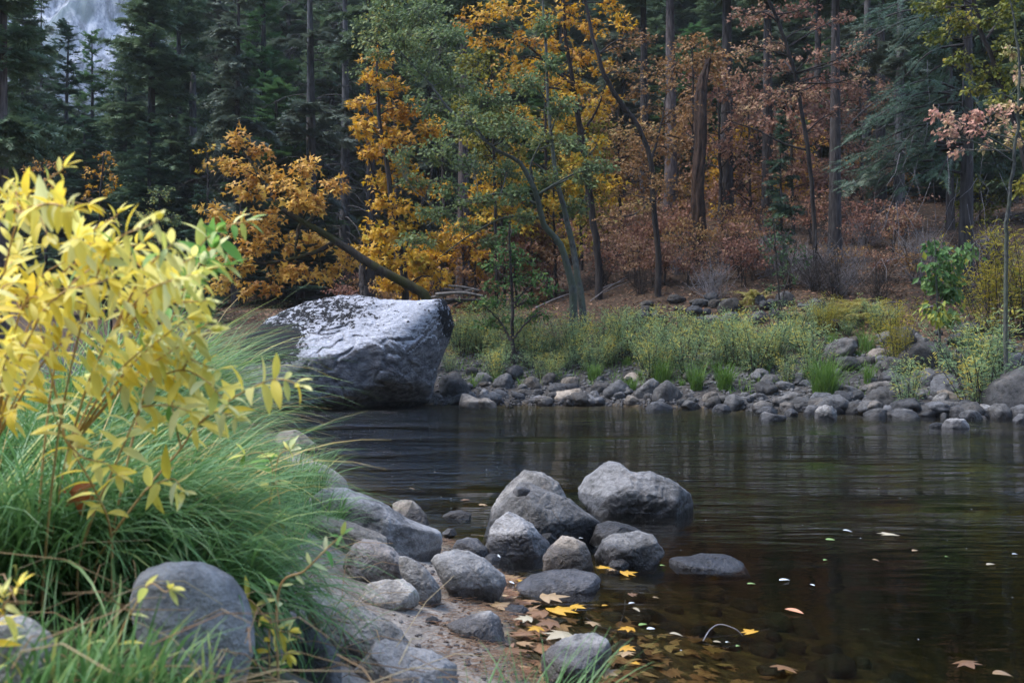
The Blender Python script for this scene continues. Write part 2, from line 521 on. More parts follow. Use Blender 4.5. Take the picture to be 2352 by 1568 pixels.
def build_ground():
    xs = axis([(-700, -120, 40), (-120, -30, 6), (-30, -8, .8), (-8, -3, .16), (-3, 3, .06), (3, 12, .2), (12, 30, .9), (30, 120, 6), (120, 700, 40)])
    ys = axis([(-300, -60, 20), (-60, -4, 4), (-4, 1, .5), (1, 8, .06), (8, 20, .2), (20, 32, .16), (32, 60, .7), (60, 160, 5), (160, 900, 40)])
    X, Y = np.meshgrid(xs, ys)
    Z = ground_z(X, Y)
    V = np.stack([X, Y, Z], -1).reshape(-1, 3)
    n, m = len(ys), len(xs)
    i = np.arange(n * m).reshape(n, m)
    f = np.stack([i[:-1, :-1], i[:-1, 1:], i[1:, 1:], i[1:, :-1]], -1).reshape(-1, 4)
    # which kind of soil lies where: 0 sand and bed, 1 forest litter / turf
    dn = np.interp(V[:, 1], NEAR_Y, NEAR_X) - V[:, 0]
    df = V[:, 1] - np.interp(V[:, 0], FAR_X, FAR_Y)
    soil = np.clip(np.maximum((dn - .9) / .6, (df - 3.5) / 3), 0, 1) * np.where(df > 0, 1, .5)
    mat, ns, ln, out = nodes("river_ground")
    a = ns.new("ShaderNodeAttribute"); a.attribute_name = "rnd"
    g = ns.new("ShaderNodeNewGeometry")

    def noise(s, d=6, ro=.65):
        q = ns.new("ShaderNodeTexNoise"); q.inputs["Scale"].default_value = s; q.inputs["Detail"].default_value = d
        q.inputs["Roughness"].default_value = ro; ln.new(g.outputs["Position"], q.inputs["Vector"]); return q.outputs["Fac"]
    n1, n2, n3 = noise(1.3), noise(9), noise(70, 3)
    sand = ramp(ns, [(.3, (.13, .108, .088)), (.5, (.22, .187, .158)), (.7, (.30, .265, .23))])
    ln.new(n2, sand.inputs[0])
    lit = ramp(ns, [(.3, (.018, .014, .011)), (.45, (.050, .034, .024)), (.6, (.095, .062, .040)), (.72, (.14, .10, .06))])
    ln.new(n2, lit.inputs[0])
    turf = ramp(ns, [(.3, (.018, .030, .010)), (.6, (.05, .06, .02)), (.75, (.12, .09, .05))])
    ln.new(n2, turf.inputs[0])
    bed = ramp(ns, [(.30, (.016, .012, .008)), (.45, (.055, .040, .024)), (.57, (.12, .088, .05)), (.70, (.20, .155, .09))])
    ln.new(n2, bed.inputs[0])
    sx = ns.new("ShaderNodeSeparateXYZ"); ln.new(g.outputs["Position"], sx.inputs[0])

    def mix(fac, c1, c2):
        x = ns.new("ShaderNodeMix"); x.data_type = 'RGBA'
        ln.new(fac, x.inputs[0]); ln.new(c1, x.inputs[6]); ln.new(c2, x.inputs[7]); return x.outputs[2]
    far = ns.new("ShaderNodeMapRange"); far.inputs[1].default_value = 9; far.inputs[2].default_value = 14
    ln.new(sx.outputs["Y"], far.inputs[0])
    veg = mix(far.outputs[0], turf.outputs[0], lit.outputs[0])
    sf = ns.new("ShaderNodeMath"); sf.operation = 'MULTIPLY_ADD'; sf.inputs[1].default_value = .6
    ln.new(n1, sf.inputs[0]); ln.new(a.outputs["Fac"], sf.inputs[2])
    sr = ns.new("ShaderNodeMapRange"); sr.inputs[1].default_value = .45; sr.inputs[2].default_value = .75
    ln.new(sf.outputs[0], sr.inputs[0])
    grav = ramp(ns, [(.3, (.018, .016, .015)), (.5, (.055, .05, .047)), (.7, (.10, .092, .088))]); ln.new(n2, grav.inputs[0])
    shore = mix(far.outputs[0], sand.outputs[0], grav.outputs[0])
    land = mix(sr.outputs[0], shore, veg)
    wz = ns.new("ShaderNodeMath"); wz.operation = 'MULTIPLY_ADD'; wz.inputs[1].default_value = -.08
    ln.new(n2, wz.inputs[0]); ln.new(sx.outputs["Z"], wz.inputs[2])
    wb = ns.new("ShaderNodeMapRange"); wb.inputs[1].default_value = -.05; wb.inputs[2].default_value = .01
    ln.new(wz.outputs[0], wb.inputs[0])
    col = mix(wb.outputs[0], bed.outputs[0], land)
    sp = ramp(ns, [(.35, (.6, .6, .6)), (.6, (1.15, 1.15, 1.15))]); ln.new(n3, sp.inputs[0])
    ml = ns.new("ShaderNodeMix"); ml.data_type = 'RGBA'; ml.blend_type = 'MULTIPLY'; ml.inputs[0].default_value = 1
    ln.new(col, ml.inputs[6]); ln.new(sp.outputs[0], ml.inputs[7])
    p = ns.new("ShaderNodeBsdfPrincipled"); p.inputs["Roughness"].default_value = .95
    p.inputs["Specular IOR Level"].default_value = .12
    ln.new(ml.outputs[2], p.inputs["Base Color"])
    bp = ns.new("ShaderNodeBump"); bp.inputs["Strength"].default_value = .6; bp.inputs["Distance"].default_value = .03
    bh = ns.new("ShaderNodeMath"); bh.operation = 'MULTIPLY_ADD'; bh.inputs[1].default_value = .25
    ln.new(n3, bh.inputs[0]); ln.new(n2, bh.inputs[2])
    ln.new(bh.outputs[0], bp.inputs["Height"]); ln.new(bp.outputs[0], p.inputs["Normal"])
    ln.new(p.outputs[0], out.inputs[0])
    o = mesh_obj("ground", V, f, mat, rnd=soil)
    tag(o, "sandy river bank, stony bed and leaf strewn forest slope", kind="structure")
    o["category"] = "ground"


build_ground()


def build_water():
    """closed body of water: rippled surface above, tinted depth inside"""
    x0, x1, y0, y1, zb = -60, 60, -6, 60, -1.6
    V = [[x0, y0, 0], [x1, y0, 0], [x1, y1, 0], [x0, y1, 0], [x0, y0, zb], [x1, y0, zb], [x1, y1, zb], [x0, y1, zb]]
    f = np.array([[0, 1, 2, 3], [7, 6, 5, 4], [4, 5, 1, 0], [5, 6, 2, 1], [6, 7, 3, 2], [7, 4, 0, 3]])
    m, ns, ln, out = nodes("river_water")
    g = ns.new("ShaderNodeNewGeometry")

    def noise(scale, rot, d=3, ro=.5, dist=0.0):
        mp = ns.new("ShaderNodeMapping"); mp.inputs["Scale"].default_value = scale; mp.inputs["Rotation"].default_value = (0, 0, R(rot))
        ln.new(g.outputs["Position"], mp.inputs[0])
        q = ns.new("ShaderNodeTexNoise"); q.inputs["Scale"].default_value = 1; q.inputs["Detail"].default_value = d
        q.inputs["Roughness"].default_value = ro; q.inputs["Distortion"].default_value = dist
        ln.new(mp.outputs[0], q.inputs["Vector"]); return q.outputs["Fac"]
    fine = noise((3.0, 11, 1), 8, 3, .55, .3)
    swell = noise((.7, 2.6, 1), -6, 3, .5, .5)
    patch = noise((.22, .5, 1), 12, 3, .6)
    sx = ns.new("ShaderNodeSeparateXYZ"); ln.new(g.outputs["Position"], sx.inputs[0])
    # calm by the near rocks, ruffled towards mid-stream
    cal = ns.new("ShaderNodeMapRange"); cal.inputs[1].default_value = 4.5; cal.inputs[2].default_value = 11
    cal.inputs[3].default_value = .14; cal.inputs[4].default_value = 1
    ln.new(sx.outputs["Y"], cal.inputs[0])
    # the riffle running along the left side
    rif = ns.new("ShaderNodeMapRange"); rif.inputs[1].default_value = 0.5; rif.inputs[2].default_value = -2.5
    rif.inputs[3].default_value = .6; rif.inputs[4].default_value = 4.0
    ln.new(sx.outputs["X"], rif.inputs[0])
    pr = ns.new("ShaderNodeMapRange"); pr.inputs[1].default_value = .35; pr.inputs[2].default_value = .65
    pr.inputs[3].default_value = .15; pr.inputs[4].default_value = 1.7
    ln.new(patch, pr.inputs[0])
    a = ns.new("ShaderNodeMath"); a.operation = 'MULTIPLY'; ln.new(cal.outputs[0], a.inputs[0]); ln.new(rif.outputs[0], a.inputs[1])
    b = ns.new("ShaderNodeMath"); b.operation = 'MULTIPLY'; ln.new(a.outputs[0], b.inputs[0]); ln.new(pr.outputs[0], b.inputs[1])
    h = ns.new("ShaderNodeMath"); h.operation = 'MULTIPLY_ADD'; h.inputs[1].default_value = 2.0
    ln.new(swell, h.inputs[0]); ln.new(fine, h.inputs[2])
    hh = ns.new("ShaderNodeMath"); hh.operation = 'MULTIPLY'; ln.new(h.outputs[0], hh.inputs[0]); ln.new(b.outputs[0], hh.inputs[1])
    bp = ns.new("ShaderNodeBump"); bp.inputs["Strength"].default_value = 1.0; bp.inputs["Distance"].default_value = .028
    ln.new(hh.outputs[0], bp.inputs["Height"])
    fr = ns.new("ShaderNodeFresnel"); fr.inputs[0].default_value = 1.33
    ln.new(bp.outputs[0], fr.inputs["Normal"])
    gl = ns.new("ShaderNodeBsdfGlossy"); gl.inputs["Roughness"].default_value = .02
    ln.new(bp.outputs[0], gl.inputs["Normal"])
    tr = ns.new("ShaderNodeBsdfTransparent")
    mx = ns.new("ShaderNodeMixShader")
    ln.new(fr.outputs[0], mx.inputs[0]); ln.new(tr.outputs[0], mx.inputs[1]); ln.new(gl.outputs[0], mx.inputs[2])
    ln.new(mx.outputs[0], out.inputs["Surface"])
    ab = ns.new("ShaderNodeVolumeAbsorption"); ab.inputs[0].default_value = (.60, .61, .40, 1); ab.inputs[1].default_value = 2.0
    ln.new(ab.outputs[0], out.inputs["Volume"])
    o = mesh_obj("water", V, f, m, smooth=False)
    tag(o, "dark rippled river water", kind="structure")
    o["category"] = "river"


build_water()


def build_cliff():
    """pale granite valley wall far behind the trees"""
    nx, nz = 160, 120
    u, v = np.meshgrid(np.linspace(-260, -20, nx), np.linspace(-10, 260, nz))
    P = np.stack([u.ravel(), np.zeros(u.size), v.ravel()], 1)
    d = 16 * fbm(P * np.array([.02, .02, .012]), 5) + 7 * fbm(P * np.array([.09, .1, .045]) + 5, 5)
    Y = 390 + .22 * v.ravel() - d + .05 * np.abs(u.ravel() + 150)
    V = np.stack([u.ravel(), Y, v.ravel()], 1)
    i = np.arange(nx * nz).reshape(nz, nx)
    f = np.stack([i[:-1, :-1], i[:-1, 1:], i[1:, 1:], i[1:, :-1]], -1).reshape(-1, 4)
    m, ns, ln, out = nodes("cliff_granite")
    g = ns.new("ShaderNodeNewGeometry")
    mp = ns.new("ShaderNodeMapping"); mp.inputs["Scale"].default_value = (.30, .30, .13)
    ln.new(g.outputs["Position"], mp.inputs[0])
    n = ns.new("ShaderNodeTexNoise"); n.inputs["Scale"].default_value = 1; n.inputs["Detail"].default_value = 8; n.inputs["Roughness"].default_value = .68
    ln.new(mp.outputs[0], n.inputs["Vector"])
    r = ramp(ns, [(.36, (.05, .058, .075)), (.46, (.16, .17, .20)), (.53, (.30, .305, .35)), (.63, (.56, .53, .53))])
    ln.new(n.outputs["Fac"], r.inputs[0])
    n2 = ns.new("ShaderNodeTexNoise"); n2.inputs["Scale"].default_value = .05; n2.inputs["Detail"].default_value = 6
    ln.new(g.outputs["Position"], n2.inputs["Vector"])
    r2 = ramp(ns, [(.50, (0, 0, 0)), (.58, (.75, .75, .75))]); ln.new(n2.outputs["Fac"], r2.inputs[0])
    mx = ns.new("ShaderNodeMix"); mx.data_type = 'RGBA'
    ln.new(r2.outputs[0], mx.inputs[0]); ln.new(r.outputs[0], mx.inputs[6]); mx.inputs[7].default_value = (.08, .12, .12, 1)
    p = ns.new("ShaderNodeBsdfPrincipled"); p.inputs["Roughness"].default_value = .95
    ln.new(mx.outputs[2], p.inputs["Base Color"])
    bp = ns.new("ShaderNodeBump"); bp.inputs["Strength"].default_value = .8; bp.inputs["Distance"].default_value = 2
    ln.new(n.outputs["Fac"], bp.inputs["Height"]); ln.new(bp.outputs[0], p.inputs["Normal"])
    ln.new(p.outputs[0], out.inputs[0])
    o = mesh_obj("cliff", V, f, m)
    tag(o, "pale blue grey granite cliff far behind the conifers", kind="structure")
    o["category"] = "cliff"


build_cliff()


def build_haze():
    """thin valley air round the camera and everything built"""
    x0, x1, y0, y1, z0, z1 = -710, 710, -310, 910, -40, 560
    V = [[x0, y0, z0], [x1, y0, z0], [x1, y1, z0], [x0, y1, z0], [x0, y0, z1], [x1, y0, z1], [x1, y1, z1], [x0, y1, z1]]
    f = np.array([[3, 2, 1, 0], [4, 5, 6, 7], [0, 1, 5, 4], [1, 2, 6, 5], [2, 3, 7, 6], [3, 0, 4, 7]])
    m, ns, ln, out = nodes("valley_haze")
    pv = ns.new("ShaderNodeVolumePrincipled")
    pv.inputs["Color"].default_value = (.88, .94, 1, 1)
    pv.inputs["Density"].default_value = .0003
    ln.new(pv.outputs[0], out.inputs["Volume"])
    o = mesh_obj("haze", V, f, m, smooth=False)
    tag(o, "thin bluish air between the near shore and the cliff", kind="stuff")


build_haze()

# ------------------------------------------------------------------ rocks
_ico = {}


def ico(level):
    if level not in _ico:
        bm = bmesh.new()
        bmesh.ops.create_icosphere(bm, subdivisions=level, radius=1)
        v = np.array([x.co[:] for x in bm.verts])
        f = np.array([[x.index for x in p.verts] for p in bm.faces])
        bm.free()
        _ico[level] = (nrm(v), f)
    return _ico[level]


def facet(r0, d, planes, sharp):
    """cut the star shaped solid r0(d) by planes (normal, share of its reach)"""
    P = d * r0[:, None]
    acc = r0 ** -sharp
    for n, fr in planes:
        n = np.array(n, float)
        n /= np.linalg.norm(n)
        h = (P @ n).max() * fr
        c = np.maximum(d @ n, 1e-3)
        acc = acc + (h / c) ** -sharp
    return acc ** (-1.0 / sharp)


def rock_geo(seed, outline, thick, level=5, planes=None, nplanes=7, sharp=14, rough=.04, p=2.6):
    """outline (n,2) in metres about its middle, u to the right and v up; w towards the viewer"""
    rg = np.random.RandomState(seed)
    d, f = ico(level)
    o = np.asarray(outline, float)
    th = np.arctan2(d[:, 2], d[:, 0])
    a, b = o, np.roll(o, -1, 0)
    e = b - a
    c, s = np.cos(th)[:, None], np.sin(th)[:, None]
    # ray / edge crossing
    den = c * e[None, :, 1] - s * e[None, :, 0]
    t = (a[None, :, 0] * e[None, :, 1] - a[None, :, 1] * e[None, :, 0]) / np.where(np.abs(den) < 1e-9, 1e-9, den)
    q = (a[None, :, 0] * s - a[None, :, 1] * c) / np.where(np.abs(den) < 1e-9, 1e-9, den)
    ok = (t > 0) & (q >= -1e-6) & (q <= 1 + 1e-6)
    Rr = np.where(ok, t, 0).max(1)
    Rr = np.where(Rr <= 0, Rr[Rr > 0].mean(), Rr)
    rho = np.sqrt(d[:, 0] ** 2 + d[:, 2] ** 2)
    r0 = ((rho / Rr) ** p + (np.abs(d[:, 1]) / thick) ** p) ** (-1 / p)
    # local frame: y axis points away from the viewer
    pl = []
    for n, fr in (planes or []):
        pl.append(((n[0], -n[1], n[2]), fr))
    for k in range(nplanes + 3):
        n = rg.normal(size=3) * np.array([.5, 1, .55])
        n /= np.linalg.norm(n)
        n[1] = -abs(n[1]) if rg.rand() < .7 else n[1]
        if abs(n[1]) < .35:
            n[1] = -.5
        pl.append((n, rg.uniform(.62, .92)))
    r = facet(r0, d, pl, sharp)
    size = float(np.median(r))
    P = d * r[:, None]
    sc = 1.5 / size
    off = rg.uniform(0, 50, 3)
    warp = P * sc + .35 * np.stack([fbm(P * sc * 1.3 + off + 31 * q, 2) for q in range(3)], 1)
    cut = np.abs(fbm(warp * 1.1 + off + 9, 3))
    disp = rough * (1.2 * fbm(P * sc + off, 3) + .7 * fbm(warp * 3.0 + off, 4, .62) - 1.5 * np.exp(-(cut / .05) ** 2) * .5 - .9 * cut)
    return d * (r + disp * size)[:, None], f


ROCKN = [0]


def rock_px(label, pts, mat='rock', name='boulder', thick=.85, base=None, planes=None, nplanes=7, sharp=30, rough=.05,
            level=6, sink=.35, seed=None, group=None, cat='rock', p=2.9, push=.75):
    """a rock whose front outline is given in photo pixels, standing where its foot meets ground or water"""
    ROCKN[0] += 1
    pts = np.array(pts, float)
    ym = pts[:, 1].max() if base is None else base
    xm = .5 * (pts[:, 0].min() + pts[:, 0].max())
    Yf = ray_ground(xm, ym)
    w = np.ptp(pts[:, 0])
    half = .5 * thick * w * Yf / F
    Yc = Yf + half * push
    h = np.ptp(pts[:, 1])
    q = pts.copy()
    low = q[:, 1] > pts[:, 1].max() - .22 * h
    q[low, 1] += sink * h
    cx, cy = .5 * (q[:, 0].min() + q[:, 0].max()), .5 * (q[:, 1].min() + q[:, 1].max())
    o = np.stack([(q[:, 0] - cx), (cy - q[:, 1])], 1) * Yc / F
    v, f = rock_geo(seed if seed is not None else ROCKN[0] * 13 + 5, o, max(half, .02), level, planes, nplanes, sharp, rough, p)
    ob = mesh_obj(name, v, f, M[mat])
    ob.location = at(cx, cy, Yc)
    tag(ob, label, cat, group)
    return ob


def r8(*a):
    return [(631.6 + .375 * x, 980 + .375 * y) for x, y in zip(a[::2], a[1::2])]


def r7(*a):
    return [(.375 * x, 980 + .375 * y) for x, y in zip(a[::2], a[1::2])]


def cA(*a):
    return [(918.7 + .3174 * x, 775.2 + .3174 * y) for x, y in zip(a[::2], a[1::2])]


def cB(*a):
    return [(1607.8 + .3164 * x, 746.5 + .3164 * y) for x, y in zip(a[::2], a[1::2])]


def P2(*a):
    return list(zip(a[::2], a[1::2]))


# ---- the great boulder across the river, bleached white with black lichen
def boulder_mat():
    m, ns, ln, out = nodes("bleached_lichen_granite")
    tc = ns.new("ShaderNodeTexCoord")
    geo = ns.new("ShaderNodeNewGeometry")

    def noise(s, d=6, ro=.65, sc=(1, 1, 1), rot=(0, 0, 0)):
        mp = ns.new("ShaderNodeMapping"); mp.inputs["Scale"].default_value = sc; mp.inputs["Rotation"].default_value = rot
        ln.new(tc.outputs["Object"], mp.inputs[0])
        n = ns.new("ShaderNodeTexNoise"); n.inputs["Scale"].default_value = s; n.inputs["Detail"].default_value = d; n.inputs["Roughness"].default_value = ro
        ln.new(mp.outputs[0], n.inputs["Vector"]); return n.outputs["Fac"]

    def rng(src, a, b, c=0., d=1.):
        q = ns.new("ShaderNodeMapRange"); q.interpolation_type = 'SMOOTHSTEP'
        q.inputs[1].default_value = a; q.inputs[2].default_value = b; q.inputs[3].default_value = c; q.inputs[4].default_value = d
        ln.new(src, q.inputs[0]); return q.outputs[0]

    def op(o, a, b=None, val=None):
        q = ns.new("ShaderNodeMath"); q.operation = o; ln.new(a, q.inputs[0])
        if b is not None:
            ln.new(b, q.inputs[1])
        if val is not None:
            q.inputs[1].default_value = val
        return q.outputs[0]
    sx = ns.new("ShaderNodeSeparateXYZ"); ln.new(tc.outputs["Object"], sx.inputs[0])
    X, Y, Z = sx.outputs
    big, mid, fine = noise(1.1), noise(4.5, 8, .72, (1, 1, 1.8), (0, .5, 0)), noise(13, 7, .72)
    grey = ramp(ns, [(.37, (.075, .073, .08)), (.49, (.17, .165, .178)), (.62, (.30, .29, .30))])
    ln.new(mid, grey.inputs[0])
    # bleached crust on the upper slopes
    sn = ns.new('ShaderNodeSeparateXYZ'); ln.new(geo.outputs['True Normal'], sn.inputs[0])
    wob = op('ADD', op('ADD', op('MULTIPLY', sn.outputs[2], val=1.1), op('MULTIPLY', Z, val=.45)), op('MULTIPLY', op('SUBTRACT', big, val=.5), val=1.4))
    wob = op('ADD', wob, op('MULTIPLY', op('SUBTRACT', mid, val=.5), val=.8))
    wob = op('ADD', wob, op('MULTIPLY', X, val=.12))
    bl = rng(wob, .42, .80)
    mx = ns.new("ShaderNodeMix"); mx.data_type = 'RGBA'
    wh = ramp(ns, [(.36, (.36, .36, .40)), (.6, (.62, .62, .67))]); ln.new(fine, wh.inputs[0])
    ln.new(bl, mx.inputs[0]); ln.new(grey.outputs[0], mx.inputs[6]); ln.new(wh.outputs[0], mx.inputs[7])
    # black lichen: a broad sheet at the upper left, the right shoulder, thin streaks on the crest
    left = op('MULTIPLY', rng(X, -.2, -1.2), rng(Z, -.25, .1))
    left = op('MULTIPLY', left, rng(Z, 1.0, .72))
    right = op('MULTIPLY', rng(op('ADD', X, op('MULTIPLY', Z, val=.2)), 2.3, 2.65), rng(Z, .1, .7))
    crest = op('MULTIPLY', rng(Z, .35, 1.0), rng(X, 1.9, -.2, .15, .5))
    zone = op('MAXIMUM', op('MAXIMUM', op('MULTIPLY', left, val=.92), op('MULTIPLY', right, val=.62)), crest)
    ln_n = op('ADD', op('MULTIPLY', fine, val=.5), op('MULTIPLY', mid, val=.5))
    th = op('SUBTRACT', op('ADD', ln_n, op('MULTIPLY', zone, val=.30)), val=.622)
    lich = rng(th, 0, .018)
    m2 = ns.new("ShaderNodeMix"); m2.data_type = 'RGBA'
    ln.new(lich, m2.inputs[0]); ln.new(mx.outputs[2], m2.inputs[6]); m2.inputs[7].default_value = (.018, .018, .020, 1)
    # wet foot
    s2 = ns.new("ShaderNodeSeparateXYZ"); ln.new(geo.outputs["Position"], s2.inputs[0])
    wz = op('ADD', s2.outputs[2], op('MULTIPLY', mid, val=-.18))
    wet = rng(wz, .06, .0)
    m3 = ns.new("ShaderNodeMix"); m3.data_type = 'RGBA'; m3.blend_type = 'MULTIPLY'
    ln.new(wet, m3.inputs[0]); ln.new(m2.outputs[2], m3.inputs[6]); m3.inputs[7].default_value = (.28, .27, .27, 1)
    p = ns.new("ShaderNodeBsdfPrincipled"); p.inputs["Roughness"].default_value = .85; p.inputs["Specular IOR Level"].default_value = .25
    ln.new(m3.outputs[2], p.inputs["Base Color"])
    bh = op('ADD', op('MULTIPLY', mid, val=1.), op('MULTIPLY', fine, val=.35))
    bp = ns.new("ShaderNodeBump"); bp.inputs["Strength"].default_value = .9; bp.inputs["Distance"].default_value = .24
    ln.new(bh, bp.inputs["Height"]); ln.new(bp.outputs[0], p.inputs["Normal"])
    ln.new(p.outputs[0], out.inputs[0])
    return m


M['boulder'] = boulder_mat()
rock_px("huge bleached white boulder with black lichen standing in the far shallows",
        P2(530, 850, 560, 790, 600, 747, 640, 716, 700, 691, 765, 681, 820, 673, 852, 681, 872, 687, 960, 691, 1020, 685, 1034, 710,
           1042, 748, 1030, 790, 1006, 850, 986, 890, 966, 918, 930, 934, 850, 936, 750, 940, 660, 940, 560, 935),
        'boulder', 'boulder', thick=.75, level=7, nplanes=0, sharp=28, rough=.036, p=3.0, sink=.15, push=.8,
        planes=[((-.12, .66, .74), .66), ((.78, .60, -.18), .83), ((-.62, .74, .15), .80), ((.15, .97, -.12), .86), ((-.3, .55, .8), .78), ((.35, .85, .35), .80)], seed=4)

